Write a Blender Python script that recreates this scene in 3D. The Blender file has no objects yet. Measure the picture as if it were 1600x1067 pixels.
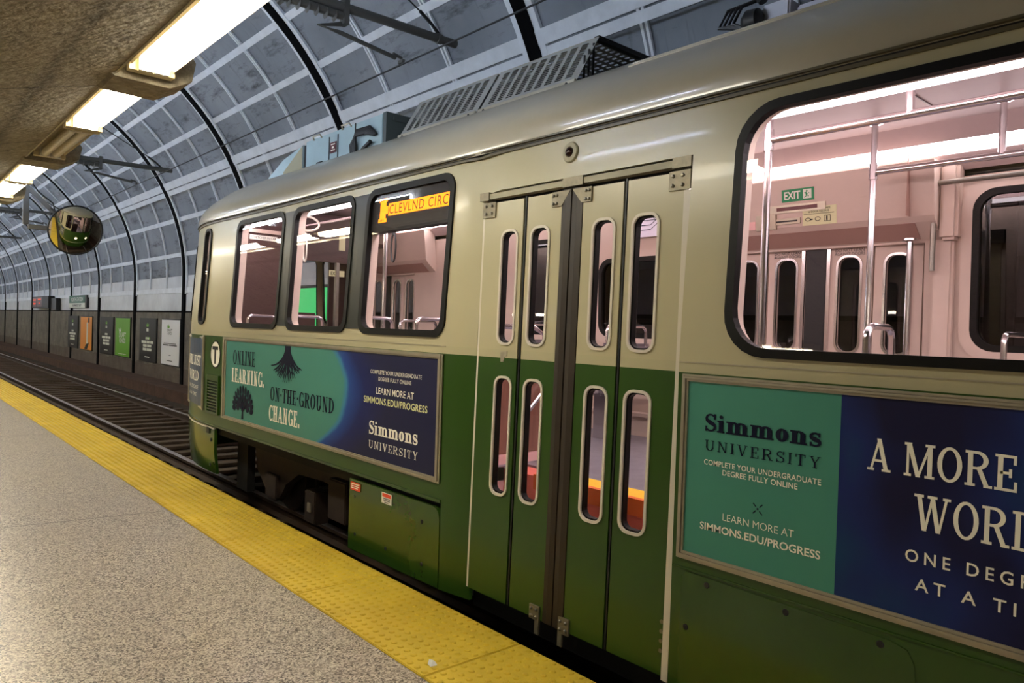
import bpy, bmesh, math, random
from mathutils import Vector, Matrix
from mathutils.geometry import delaunay_2d_cdt
PI = math.pi
rnd = random.Random(7)
sc = bpy.context.scene
COL = sc.collection

# ------------------------------------------------------------------ camera, exposure, world
cam_d = bpy.data.cameras.new('camera')
cam_d.sensor_width = 36.0
cam_d.lens = 36.0 * 1158.0 / 1600.0
cam_d.clip_start = 0.05
cam_d.clip_end = 300
cam = bpy.data.objects.new('camera', cam_d)
COL.objects.link(cam)
yaw, pitch, roll = map(math.radians, (41.2095, -0.9104, 1.8678))
fw = Vector((math.sin(yaw) * math.cos(pitch), math.cos(yaw) * math.cos(pitch), math.sin(pitch)))
rt = Vector((math.cos(yaw), -math.sin(yaw), 0))
up = rt.cross(fw)
rt2 = math.cos(roll) * rt + math.sin(roll) * up
up2 = -math.sin(roll) * rt + math.cos(roll) * up
cam.matrix_world = Matrix(((rt2.x, up2.x, -fw.x, 0), (rt2.y, up2.y, -fw.y, 0), (rt2.z, up2.z, -fw.z, 1.63), (0, 0, 0, 1)))
sc.camera = cam
sc.view_settings.view_transform = 'Standard'
sc.view_settings.look = 'None'
sc.view_settings.gamma = 1.0
sc.view_settings.use_curve_mapping = False
sc.view_settings.exposure = 0.80
LAMP = 22.0        # platform fluorescent tubes
VAULT_FILL = 150.0     # added cool fill tubes, unseen above the platform roof, brightening the vault
TRAIN_STRIP = 8.5  # saloon light strips
world = bpy.data.worlds.new('station_air')
sc.world = world
world.use_nodes = True
world.node_tree.nodes['Background'].inputs[0].default_value = (0.75, 0.85, 1.0, 1)
world.node_tree.nodes['Background'].inputs[1].default_value = 0.05

# ------------------------------------------------------------------ materials
def lin(c):
    return tuple((v / 255 / 12.92 if v / 255 <= 0.04045 else ((v / 255 + 0.055) / 1.055) ** 2.4) for v in c)

def M(name, rgb, rough=0.5, metal=0.0, var=0.0, scale=6.0, bump=0.0, bscale=60.0, spec=0.5, coat=0.0, emit=0.0, stretch=None):
    m = bpy.data.materials.new(name)
    m.use_nodes = True
    nt = m.node_tree
    b = nt.nodes['Principled BSDF']
    c = lin(rgb)
    b.inputs['Base Color'].default_value = (*c, 1)
    b.inputs['Roughness'].default_value = rough
    b.inputs['Metallic'].default_value = metal
    b.inputs['Specular IOR Level'].default_value = spec
    if coat:
        b.inputs['Coat Weight'].default_value = coat
        b.inputs['Coat Roughness'].default_value = 0.06
    if emit:
        b.inputs['Emission Color'].default_value = (*c, 1)
        b.inputs['Emission Strength'].default_value = emit
    if var or bump:
        tc = nt.nodes.new('ShaderNodeTexCoord')
        src = tc.outputs['Object']
        if stretch:
            mp = nt.nodes.new('ShaderNodeMapping')
            mp.inputs['Scale'].default_value = stretch
            nt.links.new(src, mp.inputs[0])
            src = mp.outputs[0]
    if var:
        n = nt.nodes.new('ShaderNodeTexNoise')
        n.inputs['Scale'].default_value = scale
        n.inputs['Detail'].default_value = 6
        n.inputs['Roughness'].default_value = 0.65
        nt.links.new(src, n.inputs['Vector'])
        r = nt.nodes.new('ShaderNodeValToRGB')
        r.color_ramp.elements[0].position = 0.3
        r.color_ramp.elements[1].position = 0.7
        r.color_ramp.elements[0].color = (*[v * (1 - var) for v in c], 1)
        r.color_ramp.elements[1].color = (*[min(1, v * (1 + var * 0.5)) for v in c], 1)
        nt.links.new(n.outputs[0], r.inputs[0])
        nt.links.new(r.outputs[0], b.inputs['Base Color'])
    if bump:
        n2 = nt.nodes.new('ShaderNodeTexNoise')
        n2.inputs['Scale'].default_value = bscale
        n2.inputs['Detail'].default_value = 5
        nt.links.new(src, n2.inputs['Vector'])
        bp = nt.nodes.new('ShaderNodeBump')
        bp.inputs['Strength'].default_value = bump
        bp.inputs['Distance'].default_value = 0.02
        nt.links.new(n2.outputs[0], bp.inputs['Height'])
        nt.links.new(bp.outputs[0], b.inputs['Normal'])
    return m

class NT:
    """small helper to write node graphs"""
    def __init__(s, m):
        s.nt = m.node_tree
        s.b = s.nt.nodes['Principled BSDF']
    def n(s, t, **kw):
        o = s.nt.nodes.new(t)
        for k, v in kw.items():
            setattr(o, k, v)
        return o
    def l(s, a, b):
        s.nt.links.new(a, b)
    def math(s, op, a, b=0.0, c=None):
        o = s.n('ShaderNodeMath', operation=op)
        for i, v in enumerate((a, b, c)):
            if v is None: continue
            if isinstance(v, (int, float)): o.inputs[i].default_value = v
            else: s.l(v, o.inputs[i])
        return o.outputs[0]
    def mix(s, f, a, b):
        o = s.n('ShaderNodeMix', data_type='RGBA')
        for i, v in ((0, f), (6, a), (7, b)):
            if isinstance(v, (int, float)): o.inputs[i].default_value = v
            elif isinstance(v, tuple): o.inputs[i].default_value = (*v[:3], 1)
            else: s.l(v, o.inputs[i])
        return o.outputs[2]
    def noise(s, vec, scale, detail=5, rough=0.6):
        o = s.n('ShaderNodeTexNoise')
        o.inputs['Scale'].default_value = scale
        o.inputs['Detail'].default_value = detail
        o.inputs['Roughness'].default_value = rough
        s.l(vec, o.inputs['Vector'])
        return o.outputs[0]
    def ramp(s, f, stops, interp='LINEAR'):
        o = s.n('ShaderNodeValToRGB')
        cr = o.color_ramp
        cr.interpolation = interp
        while len(cr.elements) < len(stops): cr.elements.new(0.5)
        for e, (p, c) in zip(cr.elements, stops):
            e.position = p
            e.color = (*c[:3], 1)
        s.l(f, o.inputs[0])
        return o.outputs[0]
    def pos(s):
        tc = s.n('ShaderNodeTexCoord')
        sp = s.n('ShaderNodeSeparateXYZ')
        s.l(tc.outputs['Object'], sp.inputs[0])
        return tc.outputs['Object'], sp.outputs
    def scaled(s, vec, sxyz):
        mp = s.n('ShaderNodeMapping')
        mp.inputs['Scale'].default_value = sxyz
        s.l(vec, mp.inputs[0])
        return mp.outputs[0]

CREAM, GREEN = (192, 184, 150), (48, 80, 24)
m_cream = M('cream_paint', tuple(q * .88 for q in CREAM), 0.5, var=0.10, scale=1.6)
m_green = M('green_paint', GREEN, 0.25, var=0.15, scale=2.0, coat=0.3)
# body paint: cream above the belt line, green below it
m_body = M('body_paint', CREAM, 0.3, coat=0.12)
t = NT(m_body)
v, p = t.pos()
fz = t.math('GREATER_THAN', p[2], 1.466)
g = t.mix(t.noise(v, 2.0), tuple(x * .82 for x in lin(GREEN)), tuple(x * 1.15 for x in lin(GREEN)))
strip = t.math('MULTIPLY', fz, t.math('LESS_THAN', p[2], 1.513))
c = t.mix(t.noise(v, 1.4), tuple(x * .88 for x in lin(CREAM)), lin(CREAM))
c = t.mix(t.math('MULTIPLY', strip, 0.5), c, lin((178, 172, 140)))
t.l(t.mix(fz, g, c), t.b.inputs['Base Color'])

m_roof = M('roof_paint', (182, 172, 148), 0.3, var=0.12, scale=1.2, coat=0.5)
t = NT(m_roof)
v, p = t.pos()
bp = t.n('ShaderNodeBump')
bp.inputs['Strength'].default_value = 0.3
bp.inputs['Distance'].default_value = 0.02
t.l(t.noise(t.scaled(v, (1, .8, 1)), 2.6, 2), bp.inputs['Height'])
t.l(bp.outputs[0], t.b.inputs['Normal'])
m_rubber = M('black_rubber', (13, 11, 9), 0.5, spec=0.25)
m_black = M('black_metal', (22, 22, 23), 0.5)
m_brownrub = M('door_edge_rubber', (48, 38, 28), 0.5)
m_pillar = M('dark_pillar', (30, 32, 26), 0.4)
m_gutter = M('gutter_paint', (92, 84, 62), 0.4)
m_alu = M('aluminium_trim', (186, 178, 158), 0.35, metal=0.6, var=0.12, scale=8)
m_steel = M('brushed_steel', (150, 146, 136), 0.38, metal=0.85, var=0.15, scale=20)
m_chrome = M('chrome', (225, 220, 222), 0.18, metal=1.0)
m_hinge = M('hinge_steel', (140, 132, 112), 0.5, metal=0.5, var=0.2, scale=30)
m_white = M('white_trim', (218, 210, 196), 0.35)
m_pink = M('saloon_lining', (212, 192, 178), 0.5, var=0.06, scale=2)
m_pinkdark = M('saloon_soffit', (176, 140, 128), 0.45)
m_ceilp = M('saloon_ceiling', (190, 170, 166), 0.5, var=0.05, scale=3)
m_cab = M('cab_brown', (72, 48, 46), 0.4, var=0.1)
m_wood = M('woodgrain_panel', (150, 104, 88), 0.35, var=0.3, scale=5, stretch=(8, 8, .5))
m_cfloor = M('saloon_floor', (134, 130, 138), 0.4, var=0.2, scale=9)
m_yel = M('yellow_nosing', (250, 200, 30), 0.5)
m_orange = M('orange_nosing', (236, 110, 30), 0.5)
m_red = M('red_step', (255, 128, 112), 0.5, var=0.1)
m_seat = M('seat_shell', (120, 112, 118), 0.5)
m_ink = M('ad_ink', (16, 20, 44), 0.6, spec=0.15)
m_adwhite = M('ad_white', (252, 248, 234), 0.5)
m_adyel = M('ad_pale_yellow', (240, 240, 180), 0.5)
m_under = M('underframe_dark', (16, 13, 11), 0.8, var=0.3, scale=8)
m_bogie = M('bogie_rust', (44, 29, 20), 0.75, var=0.4, scale=12)
m_led = M('led_orange', (255, 138, 6), 0.5, emit=1.5)
m_ledoff = M('led_dim', (120, 50, 0), 0.5, emit=0.35)
m_strip = M('saloon_light', (255, 244, 250), 0.5, emit=TRAIN_STRIP)
m_tube = M('lit_tube', (255, 249, 232), 0.5, emit=LAMP)
m_tubeoff = M('unlit_tube', (232, 222, 190), 0.3)
m_filltube = M('vault_fill_tube', (214, 230, 255), 0.5, emit=VAULT_FILL)
m_fixture = M('fixture_enamel', (206, 190, 150), 0.4)
m_bluegrey = M('pale_blue_enamel', (176, 200, 206), 0.35, var=0.08, scale=4)
m_boxgrey = M('dark_grey_box', (74, 82, 80), 0.5)
m_mesh = M('louvre_metal', (158, 158, 152), 0.5, metal=0.1, var=0.15, scale=10)
m_mirror = M('mirror_acrylic', (235, 232, 225), 0.02, metal=1.0)
m_rail = M('rail_steel', (190, 182, 182), 0.35, metal=0.8, var=0.2, scale=20)
m_railrust = M('rail_rust', (58, 40, 28), 0.75, var=0.4, scale=10)
m_tie = M('sleeper_wood', (82, 64, 50), 0.85, var=0.45, scale=5, bump=0.5, bscale=20)
m_ballast = M('ballast', (60, 47, 37), 0.95, var=0.6, scale=22, bump=1.0, bscale=26)
m_rib = M('rib_black', (6, 6, 7), 0.9, spec=0.1)
m_mull = M('mullion_white', (240, 244, 248), 0.5, var=0.12, scale=3)
m_pole = M('catenary_grey', (88, 86, 82), 0.55)
m_wire = M('wire_black', (22, 21, 22), 0.5)
m_post_dark = M('poster_dark', (22, 20, 20), 0.5)
m_post_org = M('poster_orange', (250, 160, 60), 0.5)
m_post_grn = M('poster_green', (112, 182, 46), 0.5)
m_post_wht = M('poster_white', (248, 249, 250), 0.5)
m_signgreen = M('sign_green', (18, 94, 64), 0.5)
m_exit = M('exit_green', (24, 140, 84), 0.5)
m_exitw = M('exit_white', (236, 240, 226), 0.5)
m_pale = M('pale_sticker', (226, 228, 178), 0.5)
m_mapw = M('map_paper', (226, 222, 236), 0.5)
m_redst = M('red_sticker', (226, 70, 40), 0.5)
m_pinkst = M('pink_sticker', (246, 196, 192), 0.5)
m_darkred = M('dark_red_display', (92, 22, 26), 0.3)
m_lampred = M('dark_lens', (40, 18, 14), 0.15)
m_paper = M('white_paper', (240, 240, 235), 0.6)
m_headl = M('headlight', (255, 235, 190), 0.3, emit=3.0)
m_greenlit = M('backlit_green', (60, 200, 110), 0.5, emit=0.55)
m_redled = M('red_led', (220, 60, 20), 0.5, emit=0.8)

def glass(name, tint, refl=1.0):
    m = bpy.data.materials.new(name)
    m.use_nodes = True
    nt = m.node_tree
    nt.nodes.clear()
    out = nt.nodes.new('ShaderNodeOutputMaterial')
    mx = nt.nodes.new('ShaderNodeMixShader')
    tr = nt.nodes.new('ShaderNodeBsdfTransparent')
    gl = nt.nodes.new('ShaderNodeBsdfGlossy')
    fr = nt.nodes.new('ShaderNodeFresnel')
    ge = nt.nodes.new('ShaderNodeNewGeometry')
    mr = nt.nodes.new('ShaderNodeMapRange')       # a thin pane reflects alike from both sides
    mr.inputs[3].default_value = 1.5
    mr.inputs[4].default_value = 1 / 1.5
    nt.links.new(ge.outputs['Backfacing'], mr.inputs[0])
    nt.links.new(mr.outputs[0], fr.inputs[0])
    tr.inputs[0].default_value = (*tint, 1)
    gl.inputs['Roughness'].default_value = 0.01
    gl.inputs[0].default_value = (refl, refl, refl, 1)
    nt.links.new(fr.outputs[0], mx.inputs[0])
    nt.links.new(tr.outputs[0], mx.inputs[1])
    nt.links.new(gl.outputs[0], mx.inputs[2])
    nt.links.new(mx.outputs[0], out.inputs[0])
    return m
m_glass = glass('window_glass', (0.92, 0.88, 0.88))
m_glassdark = glass('dark_tinted_glass', (0.22, 0.2, 0.21))

# ad poster with a soft curved edge between teal and navy
m_ad1 = M('ad_teal_to_navy', (58, 138, 122), 0.45, spec=0.25)
t = NT(m_ad1)
v, p = t.pos()
dz = t.math('SUBTRACT', p[2], 1.12)
edge = t.math('ADD', t.math('MULTIPLY', t.math('MULTIPLY', dz, dz), 2.3), 5.02)
d = t.math('ADD', t.math('SUBTRACT', edge, p[1]), t.math('MULTIPLY', t.math('SUBTRACT', t.noise(v, 3.0, 3), .5), .12))
t.l(t.ramp(t.math('ADD', t.math('MULTIPLY', d, 1.2), .3), [(0.24, lin((76, 142, 130))), (0.31, lin((64, 134, 176))), (0.37, lin((40, 76, 150))), (0.62, lin((30, 38, 96))), (1.0, lin((34, 36, 70)))]), t.b.inputs['Base Color'])
m_ad2 = M('ad_teal_and_navy', (58, 138, 122), 0.45, spec=0.25)
t = NT(m_ad2)
v, p = t.pos()
n = t.noise(t.scaled(v, (1, 1.2, .8)), 1.6, 2)
nav = t.ramp(n, [(0.35, lin((26, 26, 62))), (0.5, lin((30, 44, 104))), (0.65, lin((24, 66, 104)))])
t.l(t.mix(t.math('GREATER_THAN', p[1], 1.262), nav, lin((74, 142, 126))), t.b.inputs['Base Color'])

# platform terrazzo
m_floor = M('terrazzo', (170, 160, 146), 0.32)
t = NT(m_floor)
v, p = t.pos()
vo = t.n('ShaderNodeTexVoronoi')
vo.inputs['Scale'].default_value = 130
t.l(v, vo.inputs['Vector'])
sp = t.n('ShaderNodeSeparateColor')
t.l(vo.outputs['Color'], sp.inputs[0])
ch = t.ramp(sp.outputs[0], [(0.0, lin((84, 72, 60))), (0.16, lin((140, 126, 110))), (0.42, lin((182, 170, 152))), (0.72, lin((212, 202, 184)))], 'CONSTANT')
j = t.math('ABSOLUTE', t.math('SUBTRACT', t.math('FLOORED_MODULO', t.math('ADD', p[1], t.math('MULTIPLY', p[0], .12)), 5.12), 1.72))
ch = t.mix(t.math('LESS_THAN', j, 0.007), ch, lin((92, 84, 74)))
t.l(ch, t.b.inputs['Base Color'])

m_tact = M('tactile_yellow', (226, 196, 60), 0.5, var=0.14, scale=3.5, bump=0.15, bscale=90)
t = NT(m_tact)
base = t.b.inputs['Base Color'].links[0].from_socket
v, p = t.pos()
geo = t.n('ShaderNodeNewGeometry')
n2 = t.noise(geo.outputs['Position'], 30, 6, .75)
n3 = t.noise(geo.outputs['Position'], 1.3, 4)
t.l(t.mix(t.math('MULTIPLY', t.ramp(n3, [(0.35, (0, 0, 0)), (0.75, (.6,) * 3)]), 1.0), t.mix(t.ramp(n2, [(0.62, (0, 0, 0)), (0.74, (.55,) * 3)]), base, lin((96, 78, 30))), lin((196, 160, 42))), t.b.inputs['Base Color'])

# concrete underside of the platform roof
m_conc = M('board_marked_concrete', (120, 100, 70), 0.85, bump=0.8, bscale=22)
t = NT(m_conc)
v, p = t.pos()
a = t.noise(t.scaled(v, (1.3, 1.3, 1)), 3.4, 10, .78)
c = t.ramp(a, [(0.3, lin((112, 103, 84))), (0.5, lin((150, 139, 116))), (0.72, lin((180, 168, 144)))])
c = t.mix(.4, c, t.ramp(t.noise(v, 24, 6, .7), [(0.35, lin((92, 82, 62))), (0.62, lin((184, 172, 148)))]))
spots = t.ramp(t.noise(v, 7, 5, .65), [(0.60, (0, 0, 0)), (0.66, (1, 1, 1))])
c = t.mix(t.math('MULTIPLY', spots, .6), c, lin((70, 56, 36)))
seam = t.math('ABSOLUTE', t.math('SUBTRACT', t.math('ADD', p[0], t.math('MULTIPLY', t.math('SUBTRACT', t.noise(v, 3, 4), .5), .12)), 0.70))
c = t.mix(t.math('MULTIPLY', t.ramp(seam, [(0.0, (1,) * 3), (0.07, (0, 0, 0))]), .55), c, lin((66, 54, 34)))
jy = t.math('ABSOLUTE', t.math('SUBTRACT', t.math('FLOORED_MODULO', p[1], 1.85), 1.09))
c = t.mix(t.math('MULTIPLY', t.math('LESS_THAN', jy, .009), .7), c, lin((48, 38, 24)))
t.l(c, t.b.inputs['Base Color'])

# vault lining: blue grey panels with grime
m_vault = M('vault_panel', (120, 128, 140), 0.6)
t = NT(m_vault)
v, p = t.pos()
a = t.noise(v, 0.7, 5, .6)
c = t.ramp(a, [(0.3, lin((118, 124, 132))), (0.7, lin((150, 155, 162)))])
gr = t.ramp(t.noise(t.scaled(v, (1.0, .5, 2.6)), 1.6, 6, .75), [(0.53, (0, 0, 0)), (0.68, (.9,) * 3)])
c = t.mix(gr, c, lin((58, 58, 62)))
stk = t.ramp(t.noise(t.scaled(v, (1, 6, .5)), 1.5, 4, .7), [(0.58, (0, 0, 0)), (0.72, (.35,) * 3)])
c = t.mix(stk, c, lin((74, 74, 78)))
t.l(c, t.b.inputs['Base Color'])
m_band = M('wall_band_panel', (228, 231, 234), 0.5, var=0.18, scale=1.2)
# block wall
m_block = M('block_wall', (74, 70, 64), 0.85)
t = NT(m_block)
v, p = t.pos()
cz = t.math('ABSOLUTE', t.math('SUBTRACT', t.math('FLOORED_MODULO', p[2], 0.2), 0.1))
c = t.ramp(t.noise(v, 2.2, 6, .7), [(0.3, lin((94, 88, 80))), (0.7, lin((138, 132, 120)))])
c = t.mix(t.math('GREATER_THAN', cz, .091), c, lin((118, 112, 100)))
low = t.math('LESS_THAN', t.math('ADD', p[2], t.math('MULTIPLY', t.noise(v, 1.5, 3), .3)), .42)
c = t.mix(t.math('MULTIPLY', low, .45), c, lin((70, 42, 32)))
t.l(c, t.b.inputs['Base Color'])
m_plain = M('plain_concrete', (112, 106, 96), 0.85, var=0.25, scale=1.5, bump=.2, bscale=12)
m_bed = M('track_ledge', (84, 60, 48), 0.9, var=0.4, scale=3, bump=.4, bscale=14)
m_ledge = M('grey_ledge', (96, 90, 84), 0.85, var=0.3, scale=4)

# ------------------------------------------------------------------ mesh helpers
def link(name, me, mat, parent=None, smooth=False, ang=None):
    o = bpy.data.objects.new(name, me)
    COL.objects.link(o)
    for m in (mat if isinstance(mat, (list, tuple)) else [mat]):
        me.materials.append(m)
    if smooth:
        me.polygons.foreach_set('use_smooth', [True] * len(me.polygons))
        if ang:
            bm = bmesh.new(); bm.from_mesh(me)
            for e in bm.edges:
                if len(e.link_faces) == 2 and e.calc_face_angle(0) > ang: e.smooth = False
            bm.to_mesh(me); bm.free()
    if parent is not None:
        o.parent = parent
        o.matrix_parent_inverse = Matrix.Translation(-wloc(parent))
    return o

def wloc(o):
    v = Vector((0, 0, 0))
    while o is not None:
        v += o.location
        o2 = o.parent
        if o2 is not None:
            v += o.matrix_parent_inverse.translation
        o = o2
    return v

def empty(name, label, cat, loc=(0, 0, 0), group=None):
    o = bpy.data.objects.new(name, None)
    o.empty_display_size = 0.1
    COL.objects.link(o)
    o.location = loc
    tag(o, label, cat, group)
    return o

def tag(o, label, cat, group=None, kind=None):
    if label: o['label'] = label
    if cat: o['category'] = cat
    if group: o['group'] = group
    if kind: o['kind'] = kind
    return o

def structure(o, label=None):
    o['kind'] = 'structure'
    if label: o['label'] = label
    return o

class MB:
    def __init__(s):
        s.v = []; s.f = []; s.mi = []
        s.cur = 0
    def add(s, vs, fs):
        k = len(s.v)
        s.v += [tuple(x) for x in vs]
        s.f += [tuple(i + k for i in f) for f in fs]
        s.mi += [s.cur] * len(fs)
        return s
    def box(s, x0, x1, y0, y1, z0, z1):
        vs = [(x, y, z) for x in (x0, x1) for y in (y0, y1) for z in (z0, z1)]
        return s.add(vs, [(0, 1, 3, 2), (4, 6, 7, 5), (0, 4, 5, 1), (2, 3, 7, 6), (0, 2, 6, 4), (1, 5, 7, 3)])
    def bbox(s, x0, x1, y0, y1, z0, z1, b=0.005):
        """box with chamfered edges"""
        bm = bmesh.new()
        bmesh.ops.create_cube(bm, size=1)
        for w in bm.verts:
            w.co = ((x0 + x1) / 2 + w.co.x * (x1 - x0), (y0 + y1) / 2 + w.co.y * (y1 - y0), (z0 + z1) / 2 + w.co.z * (z1 - z0))
        bmesh.ops.bevel(bm, geom=bm.edges[:], offset=b, segments=2, affect='EDGES')
        bm.verts.ensure_lookup_table()
        s.add([w.co for w in bm.verts], [[w.index for w in f.verts] for f in bm.faces])
        bm.free()
        return s
    def tube(s, pts, r, n=8, closed=False):
        pts = [Vector(q) for q in pts]
        rings = []
        N = len(pts)
        prev = None
        for i, q in enumerate(pts):
            if closed: d = pts[(i + 1) % N] - pts[i - 1]
            else: d = pts[min(i + 1, N - 1)] - pts[max(i - 1, 0)]
            d.normalize()
            if prev is None:
                a = d.orthogonal().normalized()
            else:
                a = prev - d * prev.dot(d)
                a = a.normalized() if a.length > 1e-6 else d.orthogonal().normalized()
            prev = a
            b = d.cross(a)
            rr = r[i] if isinstance(r, (list, tuple)) else r
            rings.append([q + (a * math.cos(2 * PI * k / n) + b * math.sin(2 * PI * k / n)) * rr for k in range(n)])
        vs = [x for ring in rings for x in ring]
        fs = []
        for i in range(N if closed else N - 1):
            i2 = (i + 1) % N
            for k in range(n):
                k2 = (k + 1) % n
                fs.append((i * n + k, i * n + k2, i2 * n + k2, i2 * n + k))
        if not closed:
            fs.append(tuple(range(n))[::-1]); fs.append(tuple((N - 1) * n + k for k in range(n)))
        return s.add(vs, fs)
    def cyl(s, a, b, r, n=12):
        return s.tube([a, b], r, n)
    def lathe(s, prof, o, axis, n=20):
        """profile [(r, h)...] spun about axis through o"""
        axis = Vector(axis).normalized(); a = axis.orthogonal().normalized(); b = axis.cross(a); o = Vector(o)
        vs = []; fs = []
        for r, h in prof:
            for k in range(n):
                vs.append(o + axis * h + (a * math.cos(2 * PI * k / n) + b * math.sin(2 * PI * k / n)) * r)
        for i in range(len(prof) - 1):
            for k in range(n):
                fs.append((i * n + k, i * n + (k + 1) % n, (i + 1) * n + (k + 1) % n, (i + 1) * n + k))
        fs.append(tuple(range(n))[::-1]); fs.append(tuple((len(prof) - 1) * n + k for k in range(n)))
        return s.add(vs, fs)
    def prism(s, poly, fn, d0, d1):
        """polygon (u,v) extruded between depths d0 and d1; fn(u,v,d)->point"""
        n = len(poly)
        vs = [fn(u, v, d0) for u, v in poly] + [fn(u, v, d1) for u, v in poly]
        fs = [tuple(range(n)), tuple(range(2 * n - 1, n - 1, -1))] + [(i, (i + 1) % n, (i + 1) % n + n, i + n) for i in range(n)]
        return s.add(vs, fs)
    def ring(s, A, B, fn, d0, d1):
        """frame between loops A (outer) and B (inner) from depth d0 (back) to d1 (front)"""
        n = len(A)
        vs = [fn(*q, d1) for q in A] + [fn(*q, d1) for q in B] + [fn(*q, d0) for q in A] + [fn(*q, d0) for q in B]
        fs = []
        for i in range(n):
            k = (i + 1) % n
            fs += [(i, k, n + k, n + i), (2 * n + i, 2 * n + k, k, i), (n + i, n + k, 3 * n + k, 3 * n + i)]
        return s.add(vs, fs)
    def build(s, name, mat, parent=None, smooth=False, ang=0.6, fix=True):
        me = bpy.data.meshes.new(name)
        me.from_pydata(s.v, [], s.f)
        if isinstance(mat, (list, tuple)):
            me.polygons.foreach_set('material_index', s.mi)
        if fix:
            bm = bmesh.new(); bm.from_mesh(me)
            bmesh.ops.recalc_face_normals(bm, faces=bm.faces)
            bm.to_mesh(me); bm.free()
        return link(name, me, mat, parent, smooth, ang)

def rrect(u0, u1, v0, v1, r, n=6):
    out = []
    for cu, cv, a0 in ((u1 - r, v1 - r, 0), (u0 + r, v1 - r, 90), (u0 + r, v0 + r, 180), (u1 - r, v0 + r, 270)):
        for k in range(n + 1):
            a = math.radians(a0 + 90 * k / n)
            out.append((cu + r * math.cos(a), cv + r * math.sin(a)))
    return out

def rrect2(u0, u1, v0, v1, rt_, rb, n=6):
    out = []
    for cu, cv, a0, r in ((u1 - rt_, v1 - rt_, 0, rt_), (u0 + rt_, v1 - rt_, 90, rt_), (u0 + rb, v0 + rb, 180, rb), (u1 - rb, v0 + rb, 270, rb)):
        for k in range(n + 1):
            a = math.radians(a0 + 90 * k / n)
            out.append((cu + r * math.cos(a), cv + r * math.sin(a)))
    return out

def inside(q, poly):
    x, y = q; c = False; j = len(poly) - 1
    for i in range(len(poly)):
        xi, yi = poly[i]; xj, yj = poly[j]
        if (yi > y) != (yj > y) and x < (xj - xi) * (y - yi) / (yj - yi) + xi: c = not c
        j = i
    return c

def densify(poly, step):
    out = []
    for i in range(len(poly)):
        a = Vector(poly[i]); b = Vector(poly[(i + 1) % len(poly)])
        k = max(1, int((b - a).length / step))
        out += [tuple(a + (b - a) * q / k) for q in range(k)]
    return out

def cdt(outer, holes, step):
    loops = [densify(outer, step)] + [densify(h, step) for h in holes]
    vs = []; es = []
    for lp in loops:
        k = len(vs); n = len(lp)
        vs += [Vector(q) for q in lp]
        es += [(k + i, k + (i + 1) % n) for i in range(n)]
    us = [q[0] for q in loops[0]]; ws = [q[1] for q in loops[0]]
    nu = max(1, int((max(us) - min(us)) / step)); nw = max(1, int((max(ws) - min(ws)) / step))
    for i in range(1, nu):
        for j in range(1, nw):
            q = (min(us) + (max(us) - min(us)) * i / nu, min(ws) + (max(ws) - min(ws)) * j / nw)
            if inside(q, loops[0]) and not any(inside(q, h) for h in loops[1:]):
                vs.append(Vector(q))
    r = delaunay_2d_cdt(vs, es, [], 0, 1e-5)
    V = [tuple(q) for q in r[0]]
    F = []
    for f in r[2]:
        c = (sum(V[i][0] for i in f) / len(f), sum(V[i][1] for i in f) / len(f))
        if inside(c, loops[0]) and not any(inside(c, h) for h in loops[1:]): F.append(tuple(f))
    return V, F

def sheet(name, outer, holes, fn, mat, parent, d0=0.0, d1=-0.02, step=0.25, smooth=True):
    """panel with holes: front surface at depth d0, back at d1, closed rims; fn(u,v,d)"""
    V, F = cdt(outer, holes, step)
    n = len(V)
    from collections import Counter
    vs = [fn(*q, d0) for q in V] + [fn(*q, d1) for q in V]
    fs = list(F) + [tuple(i + n for i in f[::-1]) for f in F]
    cnt = {}
    for f in F:
        for i in range(len(f)):
            a, b = f[i], f[(i + 1) % len(f)]
            cnt[(a, b)] = 1
    for (a, b) in cnt:
        if (b, a) not in cnt: fs.append((b, a, a + n, b + n))
    return MB().add(vs, fs).build(name, mat, parent, smooth, 0.5)

# ------------------------------------------------------------------ lettering
def font_tris(body, spacing=1.0, bold=0.0):
    cu = bpy.data.curves.new('lettering', 'FONT')
    cu.body = body
    cu.size = 1.0
    cu.space_character = spacing
    cu.offset = bold
    cu.resolution_u = 3
    ob = bpy.data.objects.new('lettering', cu)
    COL.objects.link(ob)
    dg = bpy.context.evaluated_depsgraph_get()
    me = bpy.data.meshes.new_from_object(ob.evaluated_get(dg))
    vs = [(q.co.x, q.co.y) for q in me.vertices]
    fs = [tuple(q.vertices) for q in me.polygons]
    bpy.data.objects.remove(ob); bpy.data.curves.remove(cu); bpy.data.meshes.remove(me)
    return vs, fs

def ribbon(pts, w):
    vs = []; fs = []
    n = len(pts)
    for i, q in enumerate(pts):
        a = Vector(pts[max(0, i - 1)]); b = Vector(pts[min(n - 1, i + 1)])
        d = (b - a).normalized(); nn = Vector((-d.y, d.x))
        ww = w(i / (n - 1)) if callable(w) else w
        vs += [tuple(Vector(q) + nn * ww / 2), tuple(Vector(q) - nn * ww / 2)]
        if i: fs.append((2 * i - 2, 2 * i - 1, 2 * i + 1, 2 * i))
    return vs, fs

def oval(cx, cy, rx, ry, tx, ty, a0=0, a1=360, n=24):
    vs = []; fs = []
    for i in range(n + 1):
        a = math.radians(a0 + (a1 - a0) * i / n)
        vs += [(cx + rx * math.cos(a), cy + ry * math.sin(a)), (cx + (rx - tx) * math.cos(a), cy + (ry - ty) * math.sin(a))]
        if i: fs.append((2 * i - 2, 2 * i - 1, 2 * i + 1, 2 * i))
    return vs, fs

def quad(x0, y0, x1, y1):
    return [(x0, y0), (x1, y0), (x1, y1), (x0, y1)], [(0, 1, 2, 3)]

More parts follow.
